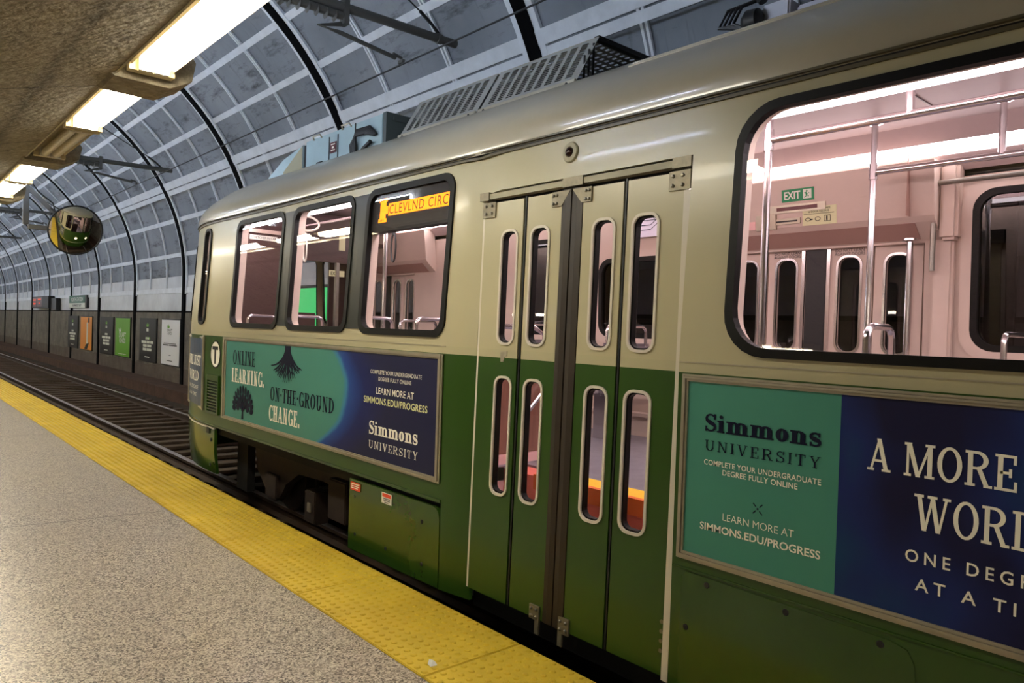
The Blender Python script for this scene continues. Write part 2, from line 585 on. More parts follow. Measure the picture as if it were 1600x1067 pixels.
def diag(x0, x1, w, y0=0.0, y1=1.0):
    return [(x0 - w / 2, y0), (x0 + w / 2, y0), (x1 + w / 2, y1), (x1 - w / 2, y1)], [(0, 1, 2, 3)]

def serif_glyph(ch, T, t, S):
    """slab serif letter, cap height 1: T thick stem, t thin stroke, S serif overhang"""
    h = t * 0.9
    def stem(x, w=T, top=True, bot=True, y0=0, y1=1):
        o = [quad(x - w / 2, y0, x + w / 2, y1)]
        if bot: o.append(quad(x - w / 2 - S, y0, x + w / 2 + S, y0 + h))
        if top: o.append(quad(x - w / 2 - S, y1 - h, x + w / 2 + S, y1))
        return o
    def sf(x, y, w=T):
        return quad(x - w / 2 - S, y, x + w / 2 + S, y + h)
    x = S + T / 2
    if ch == ' ': return 0.3, []
    if ch == '.': return T + .12, [quad(.05, 0, .05 + T, T)]
    if ch == '·': return T + .1, [quad(.05, .42, .05 + T * .9, .42 + T * .9)]
    if ch == 'I': return 2 * x, stem(x)
    if ch == 'L': return .62, stem(x) + [quad(x, 0, .6, h), quad(.6 - t, 0, .6, .3)]
    if ch == 'E': return .66, stem(x) + [quad(x, 0, .63, h), quad(.63 - t, 0, .63, .28), quad(x, 1 - h, .6, 1), quad(.6 - t, .74, .6, 1), quad(x, .5 - h / 2, .48, .5 + h / 2), quad(.48 - t, .38, .48, .62)]
    if ch == 'T': return .72, [quad(.36 - T / 2, 0, .36 + T / 2, 1), sf(.36, 0), quad(.02, 1 - h, .7, 1), quad(.02, .72, .02 + t, 1), quad(.7 - t, .72, .7, 1)]
    if ch == 'H': return .8, stem(x) + stem(.8 - x) + [quad(x, .5 - h / 2, .8 - x, .5 + h / 2)]
    if ch == 'N': return .84, stem(x, t) + stem(.84 - x, t, True, False) + [diag(.84 - x - T * .1, x + T * .1, T)]
    if ch == 'M': return 1.02, stem(x, t) + stem(1.02 - x) + [diag(.5, x + .03, T), diag(.5, 1.02 - x, t)]
    if ch == 'O': return .8, [oval(.4, .5, .38, .515, T, t)]
    if ch == 'C': return .72, [oval(.4, .5, .38, .515, T, t, 48, 312), quad(.65, .68, .65 + t, .98), quad(.65, .04, .65 + t, .2)]
    if ch == 'G': return .8, [oval(.4, .5, .38, .515, T, t, 48, 318), quad(.64, .68, .64 + t, .98), quad(.62 - T * .2, .02, .62 + T * .8, .44), quad(.44, .44 - h, .8, .44)]
    if ch == 'D': return .78, stem(x, T, False, False) + [oval(x + .02, .5, .76 - x - .02, .5, T, t, -90, 90), quad(0, 0, x + .05, h), quad(0, 1 - h, x + .05, 1)]
    if ch == 'R': return .8, stem(x, T, False, True) + [oval(.36, .74, .32, .26, T, t, -90, 90), quad(0, 1 - h, .38, 1), quad(x, .48, .38, .48 + h), diag(.66, .42, T, 0, .5), sf(.68, 0, T * .6)]
    if ch == 'U': return .8, [quad(x - T / 2, .3, x + T / 2, 1), quad(.8 - x - t / 2, .3, .8 - x + t / 2, 1), oval(.4, .34, .4 - S, .36, T, t, 180, 360), sf(x, 1 - h), sf(.8 - x, 1 - h, t)]
    if ch == 'A': return .8, [diag(.12, .4, t), diag(.66, .38, T), quad(.2, .28, .6, .28 + h), sf(.12, 0, t), sf(.66, 0)]
    if ch == 'V': return .8, [diag(.4, .14, T), diag(.42, .68, t), sf(.14, 1 - h), sf(.68, 1 - h, t)]
    if ch == 'W': return 1.15, [diag(.34, .14, T), diag(.36, .58, t), diag(.78, .56, T), diag(.8, 1.02, t), sf(.14, 1 - h), sf(1.02, 1 - h, t), sf(.57, 1 - h, T)]
    if ch == 'Y': return .78, [quad(.39 - T / 2, 0, .39 + T / 2, .45), sf(.39, 0), diag(.39, .13, T, .42), diag(.4, .67, t, .42), sf(.13, 1 - h), sf(.67, 1 - h, t)]
    if ch == 'J': return .55, [quad(.38 - T / 2, .2, .38 + T / 2, 1), sf(.38, 1 - h), oval(.2, .22, .18 + T / 2, .24, T, t, 180, 360)]
    if ch in 'Ss':
        k = 1.0 if ch == 'S' else .7
        pts = []
        for i in range(13): a = math.radians(35 + i * 235 / 12); pts.append((.32 + .22 * math.cos(a), .74 + .21 * math.sin(a)))
        for i in range(13): a = math.radians(90 - i * 235 / 12); pts.append((.32 + .25 * math.cos(a), .26 + .215 * math.sin(a)))
        pts = [(px * (.85 if ch == 's' else 1), py * k) for px, py in pts]
        rb = ribbon(pts, lambda q: t + (T - t) * math.exp(-((q - .5) / .2) ** 2))
        W = .62 * (.85 if ch == 's' else 1)
        return W, [rb, quad(W - .12, .68 * k, W - .12 + t, k), quad(.04, 0, .04 + t, .3 * k)]
    xh = .68
    if ch == 'i': return 2 * x, [quad(x - T / 2, 0, x + T / 2, xh), sf(x, 0), quad(0, xh - h, x, xh), oval(x, .88, .1, .1, .1, .1)]
    if ch in 'mn':
        o = [quad(x - T / 2, 0, x + T / 2, xh), sf(x, 0), quad(0, xh - h, x, xh)]
        q = x
        for _ in range(2 if ch == 'm' else 1):
            o += [oval(q + .19, xh - .24, .19 + T / 2, .25, T, t, 0, 150), quad(q + .38 - T / 2, 0, q + .38 + T / 2, xh - .22), sf(q + .38, 0)]
            q += .38
        return q + x, o
    if ch == 'o': return .62, [oval(.31, .34, .3, .35, T, t)]
    return .5, []

def serif_tris(body, T=.17, t=.08, S=.09, gap=.07):
    out = []; x = 0
    for ch in body:
        w, ps = serif_glyph(ch, T, t, S)
        for pv, pf in ps: out.append(([(a + x, b) for a, b in pv], pf))
        x += w + gap
    return out

def fit(tr, u0, u1, v0, v1):
    """scale triangles to the box (u0..u1, v0..v1); the letters' cap height fills v0..v1"""
    vs, fs = tr
    xs = [q[0] for q in vs]
    x0, x1 = min(xs), max(xs)
    return [(u0 + (x - x0) / (x1 - x0) * (u1 - u0), v0 + y * (v1 - v0)) for x, y in vs], fs

def sans(body, u0, u1, v0, v1, spacing=1.0, bold=0.0):
    vs, fs = font_tris(body, spacing, bold)
    # the built-in face has a cap height of about 0.73 of its size
    top = max(q[1] for q in font_tris('H')[0])
    return fit(([(x, y / top) for x, y in vs], fs), u0, u1, v0, v1)

def serif(body, u0, u1, v0, v1, **kw):
    st = serif_tris(body, **kw)
    xs = [q[0] for pv, _ in st for q in pv]
    x0, x1 = min(xs), max(xs)
    return [([(u0 + (x - x0) / (x1 - x0) * (u1 - u0), v0 + y * (v1 - v0)) for x, y in pv], pf) for pv, pf in st]

def print_on(name, items, fn, d, mat, parent):
    """flat print; overlapping strokes sit on hair-thin layers; each line of lettering is a part of its own"""
    lines = [it if isinstance(it, list) else [it] for it in items]
    groups = [[l] for l in lines] if name == 'lettering' else [lines]
    for g in groups:
        mb = MB()
        k = 0
        for strokes in g:
            for vs, fs in strokes:
                if len(fs) > 40 and len(vs) > len(fs):      # a font outline: one layer
                    mb.add([fn(u, v, d) for u, v in vs], [orient(vs, f) for f in fs])
                    continue
                for f in fs:
                    f = orient(vs, f)
                    mb.add([fn(*vs[i], d + .00012 * (k % 7)) for i in f], [tuple(range(len(f)))])
                k += 1
        o = mb.build(name, mat, parent, fix=False)
    return o

def orient(vs, f):
    a = sum(vs[f[i]][0] * vs[f[(i + 1) % len(f)]][1] - vs[f[(i + 1) % len(f)]][0] * vs[f[i]][1] for i in range(len(f)))
    return tuple(f) if a > 0 else tuple(f[::-1])

# ------------------------------------------------------------------ the tunnel
XC, ZC, RV = 1.677, 2.768, 4.815       # vault arc
XW = XC + RV                            # right wall
RP, RY0 = 4.752, 20.805                 # rib spacing
YA, YB = -8.0, 74.0
EDGE = 2.585                            # platform edge
ZR = -0.22                              # rail head

def arc(a, y, r=RV):
    a = math.radians(a)
    return (XC + r * math.cos(a), y, ZC + r * math.sin(a))

mb = MB()
mb.box(-6.5, 1.975, YA, YB, -0.6, 0.0)
structure(mb.build('floor', m_floor), 'speckled terrazzo platform floor beside the yellow edge strip')
mb = MB()
mb.box(1.975, EDGE - .02, YA, YB, -0.6, -0.013)
structure(mb.build('trim_1', m_plain), 'concrete platform edge under the yellow tiles')

# vault lining, right wall
mb = MB()
angs = [0 + 4 * i for i in range(46)]
ys = [YA + (YB - YA) * i / 40 for i in range(41)]
vs = [arc(a, y, RV + .02) for y in ys for a in angs]
n = len(angs)
fs = [(i * n + k, i * n + k + 1, (i + 1) * n + k + 1, (i + 1) * n + k) for i in range(40) for k in range(n - 1)]
mb.add(vs, fs)
structure(mb.build('wall_upper', m_vault, smooth=True), 'stained blue grey vault lining curving over the track')
mb = MB()
mb.box(XW + .0, XW + .3, YA, YB, 1.84, 2.80)
structure(mb.build('wall_band', m_band), 'pale metal band along the wall above the posters')
mb = MB()
mb.box(XW - .02, XW + .3, YA, YB, -.7, 1.84)
structure(mb.build('wall_right', m_block), 'grimy block wall carrying posters across the track')
mb = MB()
mb.box(-6.6, -6.4, YA, YB, -.6, 2.8)
structure(mb.build('wall_left', m_plain))
mb = MB()
mb.box(-6.6, 7.2, YB, YB + .3, -.7, 8)
structure(mb.build('wall_end', m_plain))
mb = MB()
mb.box(-6.6, 7.2, YA - .3, YA, -.7, 8)
structure(mb.build('wall_back', m_plain))

tn = 2
# ribs: black arch with a pale flange either side, running down to the floor
for k in range(-5, 12):
    y = RY0 + RP * k
    if not (YA + .3 < y < YB - .3): continue
    for wd, r0, r1, mt, nm in ((.10, RV - .055, RV + .0, m_rib, 0), (.20, RV - .035, RV + .01, m_mull, 1)):
        mb = MB()
        vs = []; fs = []
        path = [(XC + r * 1.0, z) for r, z in ()]
        aa = [3 * i for i in range(61)]
        pin = [arc(a, 0, r0) for a in aa]; pout = [arc(a, 0, r1) for a in aa]
        zb = -.4 if nm == 0 else 2.30
        pin = [(XC + r0, 0, zb)] + pin; pout = [(XC + r1, 0, zb)] + pout
        m_ = len(pin)
        for yy in (y - wd, y + wd):
            vs += [(q[0], yy, q[2]) for q in pin] + [(q[0], yy, q[2]) for q in pout]
        for i in range(m_ - 1):
            fs += [(i, i + 1, m_ + i + 1, m_ + i), (2 * m_ + i, 3 * m_ + i, 3 * m_ + i + 1, 2 * m_ + i + 1), (i, 2 * m_ + i, 2 * m_ + i + 1, i + 1)]
        mb.add(vs, fs)
        o = mb.build('trim_%d' % tn, mt)
        structure(o, 'black arched rib of the vault' if nm == 0 else 'pale flange of a vault rib')
        tn += 1
    # glazing-like bars of the bay beyond this rib
    mb = MB()
    for a, hw, dp in ((-4.5, .10, .03), (7.2, .055, .025), (18, .055, .025), (26.3, .06, .03), (28.4, .09, .045), (38.6, .055, .025), (48.3, .055, .025), (58.8, .055, .025), (69, .055, .025), (79.5, .055, .025), (90, .09, .04), (101, .055, .025), (112, .055, .025)):
        if a < 0:
            mb.box(XW - dp, XW + .02, y + .09, y + RP - .09, 2.34, 2.48)
            continue
        da = math.degrees(hw / RV)
        q = [arc(a - da, 0, RV + .01), arc(a + da, 0, RV + .01), arc(a + da, 0, RV - dp), arc(a - da, 0, RV - dp)]
        y0, y1 = y + .09, y + RP - .09
        mb.add([(w[0], yy, w[2]) for yy in (y0, y1) for w in q], [(0, 1, 2, 3), (7, 6, 5, 4), (0, 4, 5, 1), (1, 5, 6, 2), (2, 6, 7, 3), (3, 7, 4, 0)])
    for f in (1 / 3, 2 / 3):
        yc = y + RP * f
        for off in (-.032, .032):
            aa = [0 + 3 * i for i in range(40)]
            vs = [(w[0], yc + off + s_ * .018, w[2]) for s_ in (-1, 1) for r_ in (RV + .01, RV - .022) for w in [arc(a, 0, r_) for a in aa]]
            m_ = len(aa)
            fs = []
            for i in range(m_ - 1):
                fs += [(m_ + i, m_ + i + 1, 3 * m_ + i + 1, 3 * m_ + i), (i, i + 1, m_ + i + 1, m_ + i), (2 * m_ + i, 3 * m_ + i, 3 * m_ + i + 1, 2 * m_ + i + 1)]
            mb.add(vs, fs)
            mb.box(XW - .022, XW + .01, yc + off - .018, yc + off + .018, 2.45, ZC)
    o = mb.build('trim_%d' % tn, m_mull)
    structure(o, 'white bars between the vault panels of one bay')
    tn += 1
mb = MB()
mb.box(XW - .035, XW, YA, YB, 1.80, 1.845)
structure(mb.build('trim_%d' % tn, m_rib), 'dark line under the pale band'); tn += 1

# trackbed
mb = MB()
NX, NY = 26, 420
x0, x1 = 2.985, 5.745
vs = []; fs = []
for j in range(NY + 1):
    y = YA + .02 + (YB - YA - .04) * j / NY
    for i in range(NX + 1):
        x = x0 + (x1 - x0) * i / NX
        z = -.405 + rnd.uniform(-.010, .010)
        vs.append((x, y, z))
for j in range(NY):
    for i in range(NX):
        a = j * (NX + 1) + i
        fs.append((a, a + 1, a + NX + 2, a + NX + 1))
mb.add(vs, fs)
o = mb.build('ballast', m_ballast)
tag(o, 'dirty brown ballast around the sleepers', 'ballast', kind='stuff')
mb = MB()
mb.box(5.75, XW, YA, YB, -.7, -.13)
structure(mb.build('trim_%d' % tn, m_bed), 'rust brown ledge at the foot of the poster wall'); tn += 1
mb = MB()
mb.box(EDGE - .02, 2.98, YA, YB, -.7, -.30)
structure(mb.build('trim_%d' % tn, m_ledge), 'grey concrete strip between platform and near rail'); tn += 1
mb = MB()
mb.box(EDGE - .02, XW, YA, YB, -.9, -.45)
structure(mb.build('floor_trackbed', m_bed))

def rail(x, lab):
    mb = MB()
    w = .036
    prof = [(-w, ZR), (w, ZR), (w, ZR - .03), (.012, ZR - .045), (.012, ZR - .10), (.065, ZR - .121), (-.065, ZR - .121), (-.012, ZR - .10), (-.012, ZR - .045), (-w, ZR - .03)]
    n = len(prof)
    vs = [(x + a, y, b) for y in (YA, YB) for a, b in prof]
    mb.cur = 1
    mb.add(vs, [(i, (i + 1) % n, n + (i + 1) % n, n + i) for i in range(1, n)])
    mb.cur = 0
    mb.add([vs[0], vs[1], vs[n + 1], vs[n]], [(0, 1, 2, 3)])
    return tag(mb.build('rail', [m_rail, m_railrust]), lab, 'rail', 'running rails')
rail(3.24, 'dull near rail beside the grey strip at the platform edge')
rail(4.74, 'shiny far rail nearest the poster wall')
mb = MB()
mb.bbox(3.0, 5.28, -.11, .11, -.394, -.342, .010)
tie = mb.build('sleeper', m_tie)
tag(tie, 'dark worn timber sleeper under the rails', 'sleeper', 'timber sleepers along the track')
first = True
y = 7.0
while y < 62:
    o = tie if first else tie.copy()
    if not first: COL.objects.link(o)
    first = False
    o.location = (rnd.uniform(0, .05), y, 0)
    o.rotation_euler = (0, 0, rnd.uniform(-.012, .012))
    y += .56

# yellow tactile tiles
TL = 1.33
def tactile():
    mb = MB()
    w = .605
    mb.bbox(1.98, 1.98 + w, .004, TL - .004, -.05, 0.006, .004)
    nx, ny = 10, 22
    for i in range(nx):
        for j in range(ny):
            cx = 1.98 + w * (i + .5) / nx; cy = .004 + (TL - .008) * (j + .5) / ny
            n = 7
            vs = []
            for r, h in ((.0180, .0055), (.0150, .0115), (.008, .0135)):
                vs += [(cx + r * math.cos(2 * PI * k / n), cy + r * math.sin(2 * PI * k / n), h) for k in range(n)]
            fs = [(q * n + k, q * n + (k + 1) % n, (q + 1) * n + (k + 1) % n, (q + 1) * n + k) for q in range(2) for k in range(n)] + [tuple(2 * n + k for k in range(n))]
            mb.add(vs, fs)
    return mb.build('tactile_tile', m_tact)
t0 = tactile()
tags = {1: 'yellow domed edge tile at the right corner of the platform edge, nearest of the row',
        2: 'yellow domed edge tile with a white paper scrap on it',
        3: 'yellow domed edge tile just beyond the joint past the paper-scrap tile'}
k = 0
for i in range(-1, 44):
    o = t0 if k == 0 else t0.copy()
    if k: COL.objects.link(o)
    k += 1
    o.location = (0, 2.81 + (i - 1) * TL, 0)
    tag(o, {0: 'yellow domed edge tile in the lower right with its outer corner cut by the frame', 1: 'yellow domed edge tile with a white paper scrap near its inner edge', 2: 'yellow domed edge tile between the open joint and the far rows, beside the green hatch'}.get(i, 'yellow domed edge tile in the long row beyond the green hatch'), 'edge tile', 'yellow tactile edge tiles')
mb = MB()
mb.add([(2.055, 2.86, .013), (2.085, 2.845, .018), (2.10, 2.88, .016), (2.075, 2.90, .03), (2.06, 2.89, .014), (2.08, 2.872, .034)], [(0, 1, 5), (1, 2, 5), (2, 3, 5), (3, 4, 5), (4, 0, 5), (0, 4, 3, 2, 1)])
tag(mb.build('paper_scrap', m_paper), 'tiny crumpled white paper scrap lying on the yellow tiles', 'litter')

# platform roof: sloping concrete underside with bracket beams at its edge
SL = .277
def zc(x): return 2.985 + SL * (x - 1.13)
mb = MB()
prof = [(1.0, zc(1.0)), (-1.6, zc(-1.6)), (-6.5, zc(-1.6)), (-6.5, 3.3), (1.0, 3.3)]
n = len(prof)
vs = [(a, y, b) for y in (YA, YB) for a, b in prof]
mb.add(vs, [(i, (i + 1) % n, n + (i + 1) % n, n + i) for i in range(n)] + [tuple(range(n)), tuple(range(2 * n - 1, n - 1, -1))])
mb2 = MB(); mb2.box(1.0, 1.012, YA, YB, 2.945, 2.97); structure(mb2.build('trim_%d' % tn, m_alu), 'thin pale metal strip along the roof edge'); tn += 1
structure(mb.build('ceiling', m_conc), 'board-marked brown concrete underside over the platform')
mb = MB()
mb.box(.55, .9, YA, YB, 3.3, 7.2)
structure(mb.build('wall_fascia', m_plain))
for i in range(-3, 20):
    y = 4.62 + 2.95 * i
    mb = MB()
    pr = [(.98, zc(.98) + .002), (1.0, 2.93), (1.28, 2.925), (1.40, 2.99), (1.42, 3.10), (1.36, 3.19), (1.0, 3.22), (.98, 3.2)]
    mb.prism(pr, lambda u, v, d: (u, d, v), y - .16, y + .16)
    structure(mb.build('trim_%d' % tn, m_conc), 'dark concrete bracket end at the roof edge'); tn += 1

# fluorescent fittings along the roof edge
def fitting(y0, y1, lit, label, group):
    t = empty('fluorescent_fitting', label, 'light', (1.17, (y0 + y1) / 2, 3.05), group)
    mb = MB()
    mb.prism([(1.03, 3.06), (1.06, 2.985), (1.09, 3.03), (1.24, 3.03), (1.27, 2.985), (1.30, 3.06), (1.26, 3.10), (1.07, 3.10)], lambda u, v, d: (u, d, v), y0, y1)
    mb.box(1.05, 1.28, y0, y0 + .03, 2.96, 3.06); mb.box(1.05, 1.28, y1 - .06, y1, 2.96, 3.06)
    mb.build('housing', m_fixture, t)
    for x in (1.125, 1.205):
        mb = MB()
        mb.tube([(x, y0 + .07, 2.985), (x, y1 - .10, 2.985)], .031, 12)
        mb.build('tube', m_tube if lit else m_tubeoff, t, True)
        for q0 in (y0 + .03, y1 - .098):
            mb = MB(); mb.box(x - .036, x + .036, q0, q0 + .038, 2.955, 3.04); mb.build('lamp_holder', m_white, t)
    return t
for i in range(-4, 19):
    yb = 4.62 + 2.95 * i
    a, b = yb + .19, yb + 2.95 - .19
    mid = (a + b) / 2
    if i == -2: continue
    for q, (y0, y1) in enumerate(((a, mid - .01), (mid + .01, b)) if i != -1 else ((a, a + .02), (2.58, b))):
        if i == -1 and q == 0: continue
        lit = not (i == 0 and q == 1)
        lab = 'lit twin-tube fluorescent fitting along the concrete roof edge further down the platform'
        if i == -1 and q == 1: lab = 'large glaring fluorescent fitting at the top, before the first concrete bracket'
        if i == 0 and q == 0: lab = 'lit fluorescent fitting just past the first concrete bracket'
        if not lit: lab = 'unlit fluorescent fitting between a lit one and the second concrete bracket'
        if i == 1 and q == 0: lab = 'lit fluorescent fitting at the left edge, past the second bracket above the mirror'
        fitting(y0, y1, lit, lab, 'fluorescent fittings along the roof edge')
# unseen fill tubes added above the platform roof to brighten the vault
for i in range(0, 17):
    y = 4.0 + 4.0 * i
    t = empty('vault_fill_light', 'unseen cool fill light added above the platform roof', 'light', (.97, y, 3.3), 'added fill lights washing the vault')
    mb = MB()
    mb.prism([(.92, 3.301), (1.0, 3.301), (1.0, 3.36), (.98, 3.36), (.98, 3.32), (.92, 3.32)], lambda u, v, d: (u, d, v), y - .75, y + .75)
    mb.build('housing', m_fixture, t)
    mb = MB()
    mb.tube([(.95, y - .7, 3.36), (.95, y + .7, 3.36)], .03, 8)
    mb.build('tube', m_filltube, t, True)
# ceiling lights further back on the platform
for y in (-4, 0.5, 5, 9.5, 14, 18.5, 23):
    t = empty('platform_ceiling_light', 'fluorescent fitting under the low concrete roof behind', 'light', (-3.2, y, zc(-1.6)), 'lights under the low roof')
    mb = MB()
    mb.box(-3.3, -3.1, y - .65, y + .65, zc(-1.6) - .06, zc(-1.6) - .001)
    mb.build('housing', m_fixture, t)
    mb = MB()
    mb.tube([(-3.2, y - .6, zc(-1.6) - .085), (-3.2, y + .6, zc(-1.6) - .085)], .022, 8)
    mb.build('tube', m_tube, t, True)

# ------------------------------------------------------------------ posters and signs on the far wall
XP = XW - .055
def wallfn(u, v, d): return (XP - d, u, v)
def poster(yc, w, mat, label, lines, logo):
    t = empty('poster', label, 'poster', (XP, yc, .96), 'posters on the block wall')
    z0, z1 = .34, 1.59
    mb = MB(); mb.box(XP + .035, XP - .0, yc - w / 2 - .03, yc + w / 2 + .03, z0 - .03, z1 + .03)
    mb.build('frame', m_black, t)
    mb = MB(); mb.box(XP - .006, XP - .001, yc - w / 2, yc + w / 2, z0, z1)
    mb.build('sheet', mat, t)
    if lines: print_on('printed_lines', lines, wallfn, .009, m_exitw if mat is not m_post_wht else m_post_dark, t)
    if logo: print_on('emblem', logo, wallfn, .009, m_post_grn if mat is not m_post_grn else m_exitw, t)
    return t
def bars(yc, rows):
    out = []
    for z, h, ws in rows:
        y = yc + sum(ws) / 2 + .02 * (len(ws) - 1)
        for w in ws:
            out.append(quad(y, z, y - w, z + h)); y -= w + .04
    return out
def crown(yc, z, s=1.0):
    return [([(yc + .14 * s, z), (yc - .14 * s, z), (yc - .2 * s, z + .16 * s), (yc - .07 * s, z + .07 * s), (yc, z + .2 * s), (yc + .07 * s, z + .07 * s), (yc + .2 * s, z + .16 * s)], [(0, 1, 2, 3, 4, 5, 6)])]
darkrows = lambda yc: bars(yc, [(1.22, .09, [.22]), (.98, .07, [.12, .2]), (.86, .08, [.5, .32, .3]), (.75, .08, [.4, .42]), (.64, .08, [.36, .5]), (.44, .03, [.5])])
poster(34.58, 1.85, m_post_dark, 'dark poster beside the orange one, furthest of the three dark posters', darkrows(34.58), crown(34.58, 1.36, .7))
o = poster(32.16, 1.9, m_post_org, 'orange poster with a white pencil-like bar on the block wall', [], [])
print_on('emblem', [([(32.05, 1.38), (31.85, 1.38), (31.85, .52), (31.95, .44), (32.05, .52)], [(0, 1, 2, 3, 4)])], wallfn, .009, m_exitw, o)
print_on('emblem', [quad(31.82, 1.38, 31.6, 1.56), ([(32.4, .36), (31.9, .36), (31.6, .62), (32.1, .55)], [(0, 1, 2, 3)])], wallfn, .009, m_post_dark, o)
poster(29.0, 1.82, m_post_dark, 'dark poster beside the bright green one, middle of the three dark posters', darkrows(29.0), crown(29.0, 1.36, .7))
poster(26.85, 1.78, m_post_grn, 'bright green poster with white lettering on the block wall',
       [sans('DRAFT', 27.25, 26.4, .96, 1.12, bold=.02), sans('KINGS', 27.2, 26.45, .78, .93, bold=.02)] + bars(26.85, [(.40, .025, [.6, .4])]), crown(27.15, 1.14, .8))
poster(23.98, 1.68, m_post_dark, 'dark poster beside the white one, nearest of the three dark posters', darkrows(23.98), crown(23.98, 1.36, .7) + bars(23.9, [(.985, .07, [.4])]))
poster(21.78, 1.6, m_post_wht, 'white poster nearest the tram front',
       [sans('DRAFT', 22.05, 21.6, 1.27, 1.34), sans('KINGS', 22.0, 21.65, 1.18, 1.25)] + bars(21.8, [(.92, .02, [1.1]), (.87, .03, [.5, .7]), (.44, .02, [.5]), (.6, .02, [.2])]), crown(21.95, 1.36, .6))

t = empty('station_sign', 'green and white station name sign on the pale band', 'sign', (XW, 33.6, 2.2))
mb = MB(); mb.box(XW - .09, XW - .001, 32.05, 35.2, 1.93, 2.43); mb.build('case', m_black, t)
fn = lambda u, v, d: (XW - .09 - d, u, v)
mb = MB(); mb.box(XW - .096, XW - .09, 32.3, 35.18, 2.13, 2.42); mb.build('green_panel', m_signgreen, t)
mb = MB(); mb.box(XW - .096, XW - .09, 32.3, 35.18, 1.94, 2.13); mb.build('white_panel', m_exitw, t)
print_on('lettering', [sans('NORTH STATION', 34.8, 32.65, 2.20, 2.35, bold=.02)], fn, .009, m_exitw, t)
print_on('lettering', [sans('HAYMARKET EAST', 34.5, 32.9, 1.99, 2.08, bold=.02)], fn, .009, m_black, t)

t = empty('countdown_display', 'dark box with red lit panels hung in front of the pale band', 'sign', (6.2, 40.5, 2.2))
mb = MB(); mb.bbox(6.2, 6.46, 38.6, 42.75, 1.92, 2.47, .02); mb.build('case', m_black, t)
fn = lambda u, v, d: (6.2 - d, u, v)
print_on('red_panel', [quad(42.6, 1.98, 41.6, 2.42), quad(41.4, 1.98, 40.2, 2.42)], fn, .004, m_darkred, t)
print_on('lit_figures', bars(42.1, [(2.28, .06, [.3, .3]), (2.1, .07, [.35, .2])]) + bars(40.8, [(2.3, .06, [.3, .4]), (2.12, .06, [.3])]), fn, .008, m_redled, t)
mb = MB(); mb.box(6.3, 6.47, 37.4, 38.6, 1.86, 2.36); mb.build('power_box', m_black, t)

t = empty('backlit_panel', 'bright green lit panel on the far wall seen through the tram windscreen', 'sign', (XW, 13.4, 1.9))
mb = MB(); mb.bbox(XW - .06, XW - .02, 12.5, 14.3, 1.2, 2.36, .01); mb.build('frame', m_black, t)
mb = MB(); mb.box(XW - .066, XW - .059, 12.56, 14.24, 1.26, 2.30); mb.build('lit_face', m_greenlit, t)
print_on('lettering', bars(13.5, [(1.72, .05, [.5]), (1.6, .05, [.4])]), lambda u, v, d: (XW - .066 - d, u, v), .004, m_bluegrey, t)

# ------------------------------------------------------------------ overhead line
mb = MB()
pts = [(4.0, YA + .05, 4.235), (4.0, 30, 4.235), (4.0, YB - .05, 4.235)]
mb.tube(pts, .009, 6)
tag(mb.build('contact_wire', m_wire), 'thin black contact wire running above the tram roof', 'wire')
def bracket(y, label):
    t = empty('catenary_bracket', label, 'bracket', (.9, y, 4.62), 'overhead line brackets')
    mb = MB()
    mb.tube([(.9, y, 4.58), (4.66, y, 4.62)], .043, 12)
    mb.tube([(4.42, y, 4.617), (4.47, y, 4.617)], .052, 12)
    mb.build('pole', m_pole, t, True)
    mb = MB()
    mb.tube([(2.75, y, 4.52), (3.36, y, 4.52)], .04, 10)
    for q in range(6): mb.lathe([(.03, 0), (.058, .01), (.03, .025)], (2.8 + .09 * q, y, 4.50), (1, 0, 0), 10)
    mb.box(2.72, 2.76, y - .05, y + .05, 4.46, 4.67)
    mb.box(3.34, 3.39, y - .05, y + .05, 4.44, 4.68)
    mb.build('insulator', m_pole, t)
    mb = MB()
    mb.tube([(3.33, y, 4.44), (3.1, y - .02, 4.36), (3.32, y, 4.36), (3.93, y, 4.285)], .022, 8)
    mb.tube([(3.9, y, 4.32), (4.0, y, 4.30), (4.0, y, 4.262)], .016, 8)
    mb.box(3.985, 4.015, y - .04, y + .04, 4.246, 4.28)
    mb.build('steady_arm', m_pole, t)
    mb = MB()
    mb.tube([(4.45, y, 4.66), (4.35, y, 4.74), (4.2, y, 4.83)], .018, 6)
    mb.tube([(4.2, y, 4.83), (.9, y, 6.5)], .008, 6)
    mb.build('stay_wire', m_wire, t)
bracket(6.38, 'grey overhead line bracket above the tram roof, nearest one')
bracket(15.95, 'grey overhead line bracket beside the unlit fitting, second one')
bracket(25.5, 'overhead line bracket behind the mirror post')
bracket(35.0, 'overhead line bracket far down the tunnel, left of the mirror')

# ------------------------------------------------------------------ convex mirror
MY = 12.5
t = empty('convex_mirror', 'round convex safety mirror on a dark steel post reflecting the tram front', 'mirror', (1.71, MY, 3.7))
mb = MB()
mb.bbox(1.675, 1.745, MY - .035, MY + .035, 2.90, 3.80, .006)
mb.bbox(.9, 1.70, MY - .03, MY + .03, 3.74, 3.80, .006)
mb.build('post', m_pole, t)
mc = Vector((2.335, MY, 2.885))
face = (Vector((.097, -.96, -.263))).normalized()
R0, SAG = .355, .036
rs = (R0 * R0 + SAG * SAG) / (2 * SAG)
prof = []
for i in range(25):
    r = R0 * i / 24
    prof.append((max(r, .0005), math.sqrt(rs * rs - r * r) - (rs - SAG)))
prof = prof[::-1]
mb = MB()
mb.lathe(prof, mc, face, 72)
mb.build('dome', m_mirror, t, True, .4)
mb = MB()
ax = face.orthogonal().normalized(); bx = face.cross(ax)
mb.tube([mc + (ax * math.cos(2 * PI * k / 48) + bx * math.sin(2 * PI * k / 48)) * (R0 + .004) for k in range(48)], .012, 8, True)
mb.lathe([(R0 - .01, -.03), (R0 + .002, -.004)], mc, face, 40)
mb.build('rim', m_black, t, True)
mb = MB()
